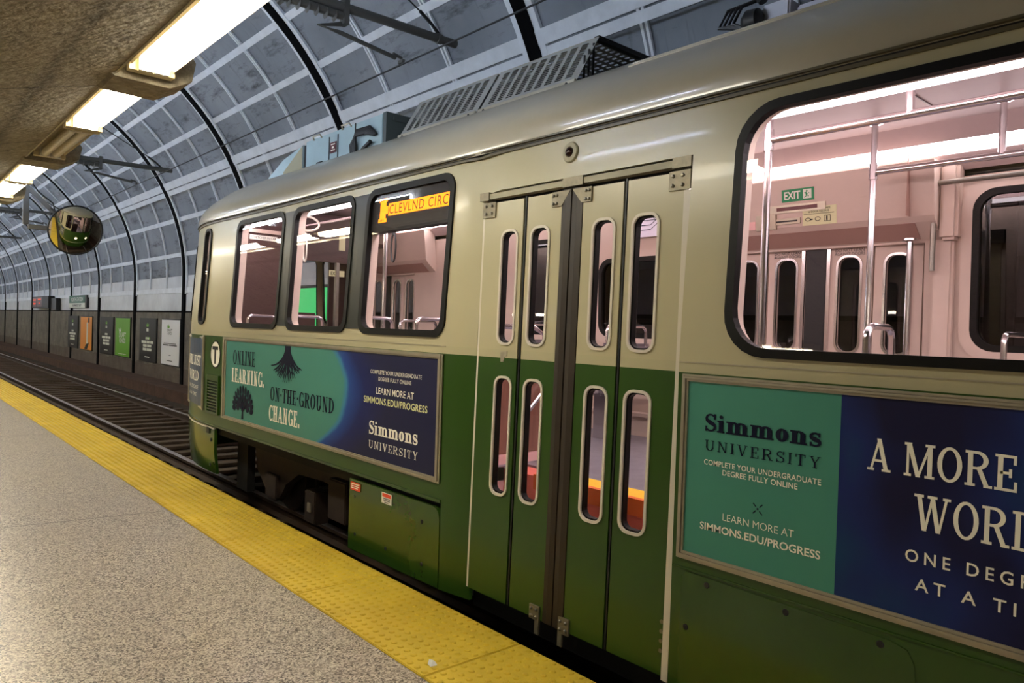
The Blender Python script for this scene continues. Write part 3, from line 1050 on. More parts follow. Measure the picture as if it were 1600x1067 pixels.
mb.bbox(1.74, 2.04, MY - .03, MY + .03, 2.84, 2.905, .006)
mb.build('bracket_arm', m_pole, t)
mb = MB()
mb.tube([(1.74, MY, 3.42), (2.0, MY, 3.16)], .045, 4)
mb.tube([(2.0, MY, 3.16), (2.3, MY + .03, 2.92)], .032, 8)
mb.build('bracket_arm', m_pole, t)
mb = MB()
mb.tube([(1.70, MY, 3.6), (1.86, MY, 3.38), (2.04, MY, 3.24), (2.06, MY, 3.16), (2.02, MY, 3.08)], .010, 6)
mb.build('cable', m_wire, t)

# ------------------------------------------------------------------ the tram
TX = 4.0                                  # track centre
tram = empty('tram', 'green and cream tram with university advertising standing at the platform', 'tram', (TX, 3.0, ZR))
HALF = 1.25
# plan outline of the near half: straight side, slight taper, rounded nose
PLAN = [(-4.0, TX - HALF, -4.0), (8.05, TX - HALF, 8.05)]
for i in range(1, 15):
    y = 8.05 + 1.05 * i / 14
    PLAN.append((y, TX - HALF + 3.35 - math.sqrt(3.35 ** 2 - (y - 8.05) ** 2), y))
B0 = Vector(PLAN[-1][1:]); B1 = B0 + Vector((.314, .949)) * .40; B2 = Vector((3.30, 9.78)); B3 = Vector((4.0, 9.78))
s_ = PLAN[-1][0]; last = B0
for i in range(1, 25):
    q = i / 24
    w = B0 * (1 - q) ** 3 + B1 * 3 * q * (1 - q) ** 2 + B2 * 3 * q * q * (1 - q) + B3 * q ** 3
    s_ += (w - last).length; last = w
    PLAN.append((s_, w.x, w.y))
SC = s_                                   # outline length at the centre of the nose
SN = 9.10
def plan(s):
    """point and outward normal on the body outline at length s; past SC it mirrors to the far side"""
    far = s > SC
    if far: s = 2 * SC - s
    if s <= -4.0: x, y, tx, ty = TX - HALF, s, 0.0, 1.0
    else:
        lo, hi = 0, len(PLAN) - 1
        while hi - lo > 1:
            m_ = (lo + hi) // 2
            if PLAN[m_][0] <= s: lo = m_
            else: hi = m_
        a, b = PLAN[lo], PLAN[hi]
        f = (s - a[0]) / (b[0] - a[0])
        x, y = a[1] + (b[1] - a[1]) * f, a[2] + (b[2] - a[2]) * f
        def tan(i):
            p, q = PLAN[max(0, i - 1)], PLAN[min(len(PLAN) - 1, i + 1)]
            v = Vector((q[1] - p[1], q[2] - p[2])).normalized()
            return v
        if hi <= 1: tv = Vector((0, 1))
        else: tv = (tan(lo) * (1 - f) + tan(hi) * f) if lo > 0 else Vector((0, 1))
        tv.normalize(); tx, ty = tv.x, tv.y
    nx, ny = -ty, tx
    if far: x, nx = 2 * TX - x, -nx
    return x, y, nx, ny
def leanz(z): return max(0.0, z - 1.6) * .06 / 1.02
def P(s, z, d=0.0):
    x, y, nx, ny = plan(s)
    o = d - leanz(z)
    if s > SN and s < 2 * SC - SN: o -= max(0, z - 1.4) * .10 * min(1, (s - SN) / .5, (2 * SC - SN - s) / .5)
    if 3.50 < s < 3.73: o -= .045 * ((3.73 - s) / .23) ** 2
    return (x + nx * o, y + ny * o, z)
def XD(z): return 2.80 + .02 * z          # folding doors stand in this plane
KD = 0.9855                                # the doors sit almost flush with the side
def DP(u, z, d=0.0): return ((XD(z) - d) * KD, u * KD, 1.63 + (z - 1.63) * KD)
ZT = 2.675

win = [(6.29, 7.41, 'first'), (5.045, 6.125, 'second'), (3.785, 4.865, 'third')]
W0, W1 = 1.565, 2.622
# near side
outer = [(-4.0, -.04), (2.0, -.04), (2.0, 2.445), (3.508, 2.445), (3.508, -.02), (3.77, -.02), (3.77, .535), (9.1, .535), (9.1, ZT), (-4.0, ZT)]
holes = [rrect(a + .02, b - .02, W0 + .02, W1 - .02, .09) for a, b, _ in win]
holes += [rrect(-.95, 1.755, 1.568, 2.592, .16), rrect(8.15, 8.375, 1.60, 2.60, .08), rrect(-3.8, -1.3, 1.568, 2.592, .16)]
side = sheet('side_shell', outer, holes, P, m_body, tram, 0, -.025, .22)
lout = [(-4.0, .75), (1.99, .75), (1.99, 2.46), (3.53, 2.46), (3.53, .75), (9.1, .75), (9.1, 2.68), (-4.0, 2.68)]
sheet('side_lining', lout, holes, P, m_pink, tram, -.027, -.10, .3)

def glazed(parent, a, b, z0, z1, r, fn, name='window', gw=.045, mat=m_glass, gasket=m_rubber, proud=.014, pd=-.004):
    A, B = rrect(a, b, z0, z1, r), rrect(a + gw, b - gw, z0 + gw, z1 - gw, max(.02, r - gw * .6))
    mb = MB(); mb.ring(A, B, fn, -.028, proud)
    g = mb.build(name + '_gasket', gasket, parent)
    V, F = cdt(rrect(a + gw * .6, b - gw * .6, z0 + gw * .6, z1 - gw * .6, r - .01 if r > .03 else r), [], .4)
    mb = MB(); mb.add([fn(*q, pd) for q in V], F)
    return g, mb.build(name + '_pane', mat, g, fix=False)
for a, b, _ in win:
    glazed(side, a, b, W0, W1, .11, P)
glazed(side, -1.0, 1.776, 1.548, 2.612, .19, P, gw=.038)
glazed(side, -3.85, -1.25, 1.548, 2.612, .19, P, gw=.038)
glazed(side, 8.13, 8.395, 1.58, 2.62, .1, P, gw=.03)
for a, b in ((4.84, 5.07), (6.10, 6.315)):
    mb = MB()
    mb.ring([(b, 2.60), (a, 2.60), (a, 1.60), (b, 1.60)], [((a + b) / 2 + .001, 2.2), ((a + b) / 2 - .001, 2.2), ((a + b) / 2 - .001, 2.0), ((a + b) / 2 + .001, 2.0)], P, -.02, .006)
    mb.build('window_pillar', m_pillar, side)

# folded-over seam below the windows and rain gutter
mb = MB()
ss = [-4 + .5 * i for i in range(12)]
def strip(mb, s0, s1, z0, z1, d0, d1, step=.12):
    n = max(1, int((s1 - s0) / step)); pr = [(z0, d0), (z0, d1), (z1, d1), (z1, d0)]
    vs = []; fs = []
    for i in range(n + 1):
        s = s0 + (s1 - s0) * i / n
        vs += [P(s, z, d) for z, d in pr]
        if i: fs += [(4 * i - 4 + k, 4 * i - 4 + (k + 1) % 4, 4 * i + (k + 1) % 4, 4 * i + k) for k in range(4)]
    fs += [(0, 1, 2, 3), (4 * n + 3, 4 * n + 2, 4 * n + 1, 4 * n)]
    mb.add(vs, fs)
mb = MB()
strip(mb, -4, 2 * SC + 4, 2.662, 2.676, -.01, .012)
strip(mb, -4, 2 * SC + 4, 2.690, 2.700, -.01, .022)
mb.build('rain_gutter', m_gutter, tram)
mb = MB()
strip(mb, -4, 2 * SC + 4, 2.668, 2.694, -.01, .004)
mb.build('gutter_channel', m_under, tram)
mb = MB()
for a, b in ((-4.0, 1.995), (3.77, 9.1)): strip(mb, a, b, 1.509, 1.514, -.002, .003)
mb.build('belt_seam', m_alu, tram)
mb = MB()
strip(mb, 3.77, 2 * SC - 3.77, .525, .545, -.03, .008)
mb.build('skirt_lip', m_green, tram)

# roof
def roof_fn(y):
    dx = 0
    if y > 8.05:
        pts = [(q[2], q[1] - (TX - HALF)) for q in PLAN]
        for (ya, xa), (yb, xb) in zip(pts, pts[1:]):
            if ya <= y <= yb and yb > ya:
                dx = xa + (xb - xa) * (y - ya) / (yb - ya); break
        else: dx = pts[-1][1]
    h = .61
    if y > 8.0: h = .61 * max(0, 1 - ((y - 8.0) / 1.72) ** 2) ** .5
    return max(.0, HALF - .06 - dx), h
mb = MB()
NA = 60
ysr = [-4 + .4 * i for i in range(30)] + [8 + 1.0 * i / 12 for i in range(13)] + [9.0 + .72 * math.sin(PI / 2 * i / 16) for i in range(1, 17)]
vs = []; fs = []
for y in ysr:
    w, h = roof_fn(y)
    if y > 9.1: w *= max(0, 1 - ((y - 9.1) / .63) ** 2.6) ** .5 * .35 + .65 if y < 9.719 else .6
    for k in range(NA + 1):
        a = PI * k / NA
        bl = .022 * (math.sin(PI * min(1, a / .55)) + math.sin(PI * min(1, (PI - a) / .55)))
        vs.append((TX - (w + (bl if w > .5 else 0) * (1 if a < PI / 2 else 1)) * math.cos(a), y, 2.685 + h * math.sin(a)))
for i in range(len(ysr) - 1):
    for k in range(NA):
        q = i * (NA + 1) + k
        fs.append((q, q + 1, q + NA + 2, q + NA + 1))
mb.add(vs, fs)
mb.build('roof', m_roof, tram, True, 1.2)
mb = MB()
for k, (xx, zz) in enumerate([(TX - 1.19 * math.cos(math.radians(q)), 2.685 + .61 * math.sin(math.radians(q)) + .002) for q in (36, 39)]):
    mb.tube([(xx, -4, zz), (xx, 2.6, zz)], .006, 6)
mb.build('roof_seam', m_roof, tram, True)

# nose of the tram
nout = [(SN, .535), (2 * SC - SN, .535), (2 * SC - SN, ZT), (SN, ZT)]
wsa, wsb = SC - .82, SC + .82
nh = [rrect(wsa, SC - .03, 1.42, 2.52, .12), rrect(SC + .03, wsb, 1.42, 2.52, .12), rrect(SN + .03, wsa - .08, 1.62, 2.52, .07), rrect(wsb + .08, 2 * SC - SN - .03, 1.62, 2.52, .07)]
nose = sheet('nose_shell', nout, nh, P, m_body, tram, 0, -.03, .12)
for h, (a, b, z0) in zip(nh, ((wsa, SC - .03, 1.42), (SC + .03, wsb, 1.42), (SN + .03, wsa - .08, 1.62), (wsb + .08, 2 * SC - SN - .03, 1.62))):
    glazed(nose, a - .015, b + .015, z0 - .015, 2.535, .1, P, 'windscreen', .035)
mb = MB()
for s in (SC - .38, SC + .38):
    q = P(s, .95, 0)
    mb.lathe([(.10, 0), (.10, .03), (.085, .045)], q, (plan(s)[2], plan(s)[3], 0), 20)
mb.build('headlight_bezel', m_alu, nose)
mb = MB()
for s in (SC - .38, SC + .38):
    q = P(s, .95, .042)
    mb.lathe([(.085, 0), (.06, .02), (.001, .025)], q, (plan(s)[2], plan(s)[3], 0), 20)
mb.build('headlight', m_headl, nose)
for sgn in (-1, 1):
    mb = MB()
    mb.tube([P(SC + sgn * .15, 1.40, .05), P(SC + sgn * .36, 1.9, .05)], .012, 6)
    mb.tube([P(SC + sgn * .36, 1.6, .055), P(SC + sgn * .36, 2.25, .055)], .010, 6)
    mb.build('windscreen_wiper', m_black, nose)
# front skirt and its seam
bo = [(7.77, .02), (2 * SC - 7.77, .02), (2 * SC - 7.77, .50), (7.77, .50)]
bo = [(7.77, .03), (SC, .03), (2 * SC - 7.77, .03), (2 * SC - 7.77, .50), (7.77, .50)]
sk = sheet('front_skirt', bo, [], lambda s, z, d: P(s, z, d + .0 - (.03 if z < .2 else 0)), m_green, tram, 0, -.03, .2)
mb = MB()
strip(mb, 7.77, 2 * SC - 7.77, .497, .512, -.02, .006)
mb.build('skirt_seam', m_white, sk)
mb = MB()
for z in (.12, .38):
    q = P(7.86, z, 0); mb.lathe([(.02, -.001), (.02, .006), (.008, .008)], q, (-1, 0, 0), 12)
mb.box(2.74, 2.77, 7.90, 7.98, .44, .505)
mb.build('skirt_bolt', m_black, sk)

# far side
fo = [(-4.0, .5), (9.1, .5), (9.1, ZT), (-4.0, ZT)]
def PF(u, z, d=0.0):
    q = P(u if not 3.5 < u < 3.8 else 3.9, z, d)
    return (2 * TX - q[0], u if 3.5 < u < 3.8 else q[1], q[2])
FD = 2.56                                  # centre of the far doors
fh = [rrect(1.56 - 2.55, 1.56, 1.60, 2.56, .15), rrect(3.64, 4.60, 1.60, 2.29, .08), rrect(4.92, 5.74, 1.60, 2.52, .13), rrect(6.02, 6.98, 1.60, 2.52, .13), [(FD - .72, .7), (FD + .72, .7), (FD + .72, 2.27), (FD - .72, 2.27)], [(7.65, .7), (8.90, .7), (8.90, 2.27), (7.65, 2.27)]]
fs_ = sheet('far_side_shell', fo, fh, PF, m_body, tram, 0, -.025, .35)
def LF(u, z, d=0.0): return (5.10 - leanz(z) * .6 - d - max(0, u - 8.0) ** 2 * .17, u, z)
fl = sheet('far_lining', [(-4.0, .75), (8.95, .75), (8.95, 2.66), (-4.0, 2.66)], fh, LF, m_pink, tram, 0, -.08, .35)
for h in fh[:4]:
    us = [q[0] for q in h]
    z1_ = max(q[1] for q in h)
    glazed(fl, min(us) - .02, max(us) + .02, 1.58, z1_ + .02, .13, lambda u, z, d: LF(u, z, d * 1.2), 'window', .05, m_glassdark)
    mb = MB()
    mb.ring(rrect(min(us) - .07, max(us) + .07, 1.53, z1_ + .07, .17), rrect(min(us) - .01, max(us) + .01, 1.59, z1_ + .01, .13), LF, 0, .018)
    mb.build('window_surround', m_pink, fl, True)

def folding_door(parent, c, plane, flip, mat_face, inner):
    """four-leaf folding doors; plane(u,z,d)"""
    pass

# near doors: four folding leaves
leaves = [(3.185, 3.535, (3.220, 3.365)), (2.875, 3.150, (2.958, 3.108)), (2.440, 2.715, (2.484, 2.636)), (2.075, 2.412, (2.209, 2.370))]
names = ['far', 'inner far', 'inner near', 'near']
for i, (a, b, (wa, wb)) in enumerate(leaves):
    hs = [rrect(wa, wb, 1.545, 2.212, .055, 5), rrect(wa, wb, .662, 1.352, .055, 5)]
    lf = sheet('door_leaf', [(a, .05), (b, .05), (b, 2.388), (a, 2.388)], hs, DP, m_body, tram, 0, -.035, .16)
    for z0, z1 in ((1.545, 2.212), (.662, 1.352)):
        A, B = rrect(wa - .006, wb + .006, z0 - .006, z1 + .006, .06, 5), rrect(wa + .008, wb - .008, z0 + .008, z1 - .008, .048, 5)
        mb = MB(); mb.ring(A, B, DP, -.004, .008); mb.build('window_trim', m_white, lf)
        A, B = B, rrect(wa + .016, wb - .016, z0 + .016, z1 - .016, .04, 5)
        mb = MB(); mb.ring(rrect(wa, wb, z0, z1, .055, 5), B, DP, -.04, -.006); mb.build('window_gasket', m_rubber, lf)
        V, F = cdt(rrect(wa + .002, wb - .002, z0 + .002, z1 - .002, .05, 5), [], .5)
        mb = MB(); mb.add([DP(*q, -.022) for q in V], F); mb.build('window_pane', m_glass, lf, fix=False)
        # inner lining of the window reveal
        A, B = rrect(wa - .03, wb + .03, z0 - .03, z1 + .03, .07, 5), rrect(wa, wb, z0, z1, .055, 5)
        mb = MB(); mb.ring(A, B, DP, -.05, -.036); mb.build('inner_trim', m_pink, lf)
def dbar(name, a, b, z0, z1, d0, d1, mat, parent=tram):
    mb = MB(); mb.prism([(a, z0), (b, z0), (b, z1), (a, z1)], DP, d0, d1); return mb.build(name, mat, parent)
for a, b in ((3.150, 3.185), (2.412, 2.440)):
    h = dbar('hinge_strip', a, b, .05, 2.40, -.03, -.012, m_brownrub)
    dbar('hinge_bead', (a + b) / 2 - .005, (a + b) / 2 + .005, .05, 2.40, -.02, -.002, m_black, h)
for a, b in ((2.715, 2.797), (2.799, 2.875)):
    mb = MB()
    pr = [(a, -.03), (b, -.03), (b - .004, .004), ((a + b) / 2, .010), (a + .004, .004)]
    mb.add([DP(u, z, d) for z in (.05, 2.395) for u, d in pr], [(0, 1, 2, 3, 4), (9, 8, 7, 6, 5)] + [(k, (k + 1) % 5, 5 + (k + 1) % 5, 5 + k) for k in range(5)])
    mb.build('edge_seal', m_brownrub, tram)
dbar('door_post', 2.036, 2.073, .035, 2.30, -.03, .006, m_white)
dbar('door_post', 3.540, 3.556, .05, 2.30, -.04, -.004, m_white)
dbar('door_header', 2.06, 3.53, 2.416, 2.448, -.05, .0, m_cream)
dbar('header_gap', 2.034, 3.558, 2.36, 2.474, -.10, -.052, m_under)
for a, b in ((3.50, 3.585), (2.72, 2.87), (2.04, 2.145)):
    dbar('header_bracket', a, b, 2.408, 2.458, -.04, .008, m_hinge)
def plate(poly, bolts, d=.010):
    mb = MB(); mb.prism(poly, DP, -.002, d)
    o = mb.build('hinge_plate', m_hinge, tram)
    for u, z in bolts:
        mb = MB(); mb.lathe([(.009, -.001), (.009, .005), (.005, .010), (.001, .0105)], DP(u, z, d), (-1, 0, 0), 10)
        mb.build('bolt', m_steel, o)
def b4(u0, u1, z0, z1): return [(u0, z0), (u1, z0), (u0, z1), (u1, z1)]
plate([(3.545, 2.30), (3.43, 2.30), (3.43, 2.393), (3.545, 2.393)], b4(3.515, 3.46, 2.325, 2.37))
plate([(2.158, 2.303), (2.038, 2.303), (2.038, 2.393), (2.158, 2.393)], b4(2.135, 2.08, 2.325, 2.37))
plate([(2.945, 2.310), (2.868, 2.310), (2.806, 2.390), (2.945, 2.390)], b4(2.93, 2.905, 2.325, 2.37))
plate([(2.722, 2.313), (2.652, 2.313), (2.652, 2.390), (2.790, 2.390)], b4(2.69, 2.667, 2.328, 2.372))
plate([(2.972, .045), (2.925, .045), (2.925, -.03), (2.895, -.03), (2.895, .122), (2.972, .122)], b4(2.955, 2.915, .062, .103))
plate([(2.746, .122), (2.669, .122), (2.669, .035), (2.716, .035), (2.716, -.035), (2.746, -.035)], b4(2.73, 2.69, .058, .1))
mb = MB()
for z in (.30, .255, .21, .165): mb.lathe([(.010, 0), (.010, .004), (.006, .004)], DP(2.085, z, .0), (-1, 0, 0), 10)
mb.build('screw', m_hinge, tram)
mb = MB(); mb.prism([(3.33, 1.50), (3.27, 1.505), (3.27, 1.475), (3.29, 1.47), (3.30, 1.44), (3.325, 1.44)], DP, 0, .003); mb.build('torn_sticker', m_alu, tram)
mb = MB(); mb.box(2.87, 3.3, 2.03, 3.56, -.08, .04); mb.build('door_sill', m_under, tram)

# marker lamp above the doors
mb = MB(); mb.lathe([(.052, 0), (.056, .006), (.05, .013), (.03, .016), (.026, .010)], P(2.78, 2.578, .0), (-1, 0, .06), 24)
o = mb.build('marker_lamp', m_cream, tram, True)
mb = MB(); mb.lathe([(.027, .004), (.024, .020), (.012, .028), (.001, .030)], P(2.78, 2.578, .0), (-1, 0, .06), 18); mb.build('lens', m_lampred, o, True)

# advertising panels
def ad(a, b, z0, z1, fa, fb, fz0, fz1, mat, fn=P):
    """frame outer a..b (left to right, decreasing s), poster fa..fb"""
    mb = MB()
    for k, (q, dd) in enumerate(((0.0, .012), (.36, .018), (.72, .010))):
        w = .30
        def lerp(q): return [(a + (fa - a) * q, z1 + (fz1 - z1) * q), (b + (fb - b) * q, z1 + (fz1 - z1) * q), (b + (fb - b) * q, z0 + (fz0 - z0) * q), (a + (fa - a) * q, z0 + (fz0 - z0) * q)]
        mb.ring([tuple(x) for x in densify(lerp(q), .3)] if False else lerp(q), lerp(q + w), fn, -.001, dd)
    mb.ring(lerp(0), lerp(1.03), fn, -.001, .006)
    fr = mb.build('advertising_frame', m_alu, tram)
    V, F = cdt([(fb, fz0), (fa, fz0), (fa, fz1), (fb, fz1)], [], .35)
    mb = MB(); mb.add([fn(*q, .003) for q in V], F); po = mb.build('poster', mat, fr, fix=False)
    return fr
f1 = ad(7.570, 3.783, .645, 1.460, 7.487, 3.835, .678, 1.430, m_ad1)
mb = MB(); strip(mb, 3.80, 7.56, 1.446, 1.462, .0, .016); mb.build('frame_rail', m_alu, f1)
TD = .0055
print_on('lettering', [serif('ONLINE', 7.291, 6.748, 1.205, 1.341, T=.2, t=.07), serif('ON·THE·GROUND', 6.388, 5.196, .932, 1.054, T=.2, t=.07)], P, TD, m_ink, f1)
print_on('lettering', [serif('LEARNING.', 7.317, 6.530, 1.030, 1.166, T=.24, t=.09), serif('CHANGE.', 6.407, 5.786, .750, .888, T=.24, t=.09),
    sans('COMPLETE YOUR UNDERGRADUATE', 4.664, 4.015, 1.286, 1.313, 1.08, .006), sans('DEGREE FULLY ONLINE', 4.551, 4.135, 1.240, 1.266, 1.08, .006),
    sans('LEARN MORE AT', 4.579, 4.101, 1.146, 1.191, bold=.004), serif('Simmons', 4.661, 4.039, .852, .949, T=.24, t=.1), serif('UNIVERSITY', 4.660, 4.033, .752, .806, T=.14, t=.08, gap=.2)], P, TD, m_adwhite, f1)
print_on('lettering', [sans('SIMMONS.EDU/PROGRESS', 4.746, 3.940, 1.073, 1.118, spacing=1.06, bold=.014)], P, TD, m_adyel, f1)
# roots hanging from the top of the poster and a small leafy tree
roots = [([(6.11, 1.428), (5.99, 1.428), (5.995, 1.36), (6.105, 1.36)], [(0, 1, 2, 3)])]
rr = random.Random(5)
for k in range(15):
    f = -1 + 2 * k / 14                      # -1 far left ... 1 far right
    tx, tz = 6.05 - f * .285, 1.245 - (1 - abs(f) ** 1.6) * .125 + rr.uniform(-.012, .012)
    x0_, z0_ = 6.05 - f * .045, 1.37
    cx_, cz_ = 6.05 - f * (.06 + .06 * abs(f)), 1.265 + .0 * f
    pts = []
    for i in range(9):
        q = i / 8
        pts.append(((1 - q) ** 2 * x0_ + 2 * q * (1 - q) * cx_ + q * q * tx + (rr.uniform(-.008, .008) if i > 3 else 0), (1 - q) ** 2 * z0_ + 2 * q * (1 - q) * cz_ + q * q * tz))
    roots.append(ribbon(pts, lambda q: .026 * (1 - q) + .009))
    m_ = pts[5]; e_ = pts[8]
    roots.append(ribbon([m_, (m_[0] * .4 + e_[0] * .6 + .03, m_[1] * .5 + e_[1] * .5 - .012), (e_[0] + .045, e_[1] - .005)], .011))
print_on('root_emblem', roots, P, TD, m_ink, f1)
tree = [([(7.045, .69), (6.995, .69), (7.008, .80), (7.035, .80)], [(0, 1, 2, 3)])]
for r_, n_, w_, L_ in ((.215, 13, .044, .085), (.125, 9, .046, .085), (.05, 5, .04, .07)):
    for k in range(n_):
        a = (-1.75 + 3.5 * k / (n_ - 1)) * (1 if r_ > .1 else .8)
        ex = 1.0 + .12 * math.cos(a)
        x_, z_ = 7.02 + math.sin(a) * r_ * 1.02, .805 + math.cos(a) * r_ * .70 * ex
        dx_, dz_ = math.sin(a * .8), math.cos(a * .8)
        tree.append(ribbon([(x_ + dx_ * L_ * (i / 6 - .5), z_ + dz_ * L_ * (i / 6 - .5) * .9) for i in range(7)], lambda q: .008 + w_ * math.sin(PI * (.15 + .75 * q))))
for a in (-1.2, -.7, -.25, .25, .7, 1.2):
    tree.append(ribbon([(7.02, .75), (7.02 + .04 * math.sin(a), .79), (7.02 + .20 * math.sin(a), .80 + .10 * math.cos(a))], .016))
print_on('tree_emblem', tree, P, TD, m_ink, f1)

f2 = ad(1.972, -1.72, .645, 1.460, 1.942, -1.69, .678, 1.430, m_ad2)
print_on('lettering', [serif('Simmons', 1.849, 1.331, 1.2215, 1.297, T=.24, t=.1), serif('UNIVERSITY', 1.846, 1.330, 1.1385, 1.183, T=.12, t=.07, gap=.22)], P, TD, m_ink, f2)
st = []
for k in range(4):
    a = PI / 4 + k * PI / 2
    st.append(ribbon([(1.586 + math.cos(a) * q, .934 + math.sin(a) * q) for q in (.011, .03)], .005))
st.append(quad(1.590, .930, 1.582, .938))
print_on('star_emblem', st, P, TD, m_ink, f2)
print_on('lettering', [sans('COMPLETE YOUR UNDERGRADUATE', 1.848, 1.327, 1.077, 1.099, 1.05, .012), sans('DEGREE FULLY ONLINE', 1.755, 1.420, 1.044, 1.066, 1.05, .012),
    sans('LEARN MORE AT', 1.746, 1.428, .853, .883, bold=-.006), sans('SIMMONS.EDU/PROGRESS', 1.857, 1.319, .796, .826, bold=.02),
    serif('A MORE JUST', 1.158, .366, 1.167, 1.283, T=.15, t=.085, S=.08, gap=.06), serif('WORLD', .995, .560, .987, 1.110, T=.15, t=.085, S=.08, gap=.06),
    sans('ONE DEGREE', 1.017, .56, .872, .913, 1.5, .012), sans('AT A TIME.', .982, .54, .778, .819, 1.5, .012)], P, TD, m_adwhite, f2)
# small advert wrapped round the tapered corner
f3 = ad(9.05, 8.12, .66, 1.46, 9.0, 8.17, .70, 1.425, m_ad2)
fr3 = f3
mb = MB()
V, F = cdt([(8.17, .70), (9.0, .70), (9.0, 1.425), (8.17, 1.425)], [], .12)
m_ad3 = M('ad_grey_navy', (62, 78, 104), 0.35, var=.25, scale=3)
mb.add([P(*q, .0045) for q in V], F); mb.build('poster', m_ad3, f3, fix=False)
print_on('lettering', [serif('MORE JUST', 8.95, 8.22, 1.13, 1.24, T=.2, t=.1, gap=.05), serif('WORLD', 8.85, 8.30, .96, 1.07, T=.2, t=.1, gap=.05), sans('ONE DEGREE', 8.85, 8.3, .87, .91), sans('AT A TIME.', 8.8, 8.35, .79, .83)], P, .0085, m_adwhite, f3)

# round T roundel, corner vent, access hatches
def disc(s, z, ru, rz, d, n=40): return [(s + ru * math.cos(2 * PI * k / n), z + rz * math.sin(2 * PI * k / n)) for k in range(n)]
mb = MB(); mb.prism(disc(7.79, 1.275, .142, .145, 0), P, .0, .003); o = mb.build('roundel', m_black, tram)
mb = MB(); mb.prism(disc(7.79, 1.275, .126, .129, 0), P, .003, .0045); mb.build('roundel_disc', m_adwhite, o)
print_on('roundel_letter', [quad(7.873, 1.322, 7.707, 1.358), quad(7.812, 1.178, 7.768, 1.323)], P, .006, m_black, o)
mb = MB()
mb.ring([(7.985, 1.06), (7.645, 1.06), (7.645, .655), (7.985, .655)], [(7.96, 1.0), (7.67, 1.0), (7.67, .68), (7.96, .68)], P, 0, .022)
vg = mb.build('vent_grille', m_green, tram)
mb = MB(); mb.prism([(7.96, .68), (7.67, .68), (7.67, 1.0), (7.96, 1.0)], P, .001, .003); mb.build('vent_opening', m_black, vg)
for i in range(10):
    z = .695 + .031 * i
    mb = MB(); mb.prism([(7.96, z), (7.67, z), (7.67, z + .014), (7.96, z + .014)], P, .003, .02); mb.build('slat', m_green, vg)
def hatch(poly, bolts, par=tram, d1=.007, d0=0):
    mb = MB(); mb.prism(poly, P, d0, d1); o = mb.build('access_hatch', m_green, par)
    for u, z in bolts:
        mb = MB(); mb.lathe([(.014, 0), (.012, .003), (.005, .003)], P(u, z, d1), (-1, 0, 0), 14); b = mb.build('hatch_bolt', m_black, o)
    return o
hp = [(4.92, .485), (4.92, -.035), (3.775, -.015), (3.775, .42)] + [(3.775 + .07 * (1 - math.cos(math.radians(a))), .42 + .07 * math.sin(math.radians(a))) for a in (30, 60, 90)]
h1 = hatch(hp, [(4.84, .365), (4.39, .406), (3.965, .365), (4.824, .088), (4.397, .084), (3.958, .091)], d0=-.03, d1=.004)
print_on('warning_label', [quad(4.90, .408, 4.755, .468)], P, .008, m_redst, h1)
print_on('label_text', [quad(4.885, .45, 4.77, .458), quad(4.885, .436, 4.77, .442), quad(4.885, .422, 4.79, .428)], P, .009, m_adwhite, h1)
print_on('warning_label', [quad(4.46, .395, 4.33, .470)], P, .008, m_adwhite, h1)
print_on('label_text', [quad(4.45, .44, 4.34, .465)], P, .009, m_redst, h1)
print_on('label_text', [quad(4.44, .427, 4.35, .432), quad(4.44, .415, 4.35, .420), quad(4.42, .402, 4.37, .407)], P, .009, m_ink, h1)
hp = [(1.945, -.04), (1.945, .565), (1.92, .59), (1.06, .575), (1.0, .56), (.975, .52), (.968, .46), (.968, -.04)]
hatch(hp, [(1.813, .558), (1.913, .346), (1.45, .554), (1.089, .551)], d1=.004)
mb = MB(); strip(mb, -4, 1.995, .598, .606, -.002, .006); mb.build('hatch_seam', m_green, tram)

# destination display inside the third window
mb = MB(); mb.prism([(4.85, 2.305), (3.80, 2.305), (3.80, 2.615), (4.85, 2.615)], P, -.09, -.012); dd = mb.build('destination_display', m_black, tram)
m_blackbrown = M('display_glass', (34, 26, 18), .3)
print_on('lit_band', [quad(4.592, 2.413, 3.862, 2.502)], P, -.010, m_led, dd)
print_on('lit_icon', [quad(4.722, 2.372, 4.612, 2.398), quad(4.722, 2.52, 4.612, 2.546), quad(4.705, 2.398, 4.628, 2.52), quad(4.63, 2.43, 4.598, 2.485)], P, -.010, m_led, dd)
m_ledtxt = M('led_letter', (96, 44, 6), .5)
print_on('display_letters', [sans('CLEVLND CIRC', 4.582, 3.872, 2.425, 2.49, 1.15, .004)], P, -.0095, m_ledtxt, dd)
print_on('display_marks', [quad(4.70 - .02 * k, 2.379, 4.69 - .02 * k, 2.392) for k in range(3)] + [quad(4.70 - .02 * k, 2.527, 4.69 - .02 * k, 2.54) for k in range(3)], P, -.0095, m_ledtxt, dd)

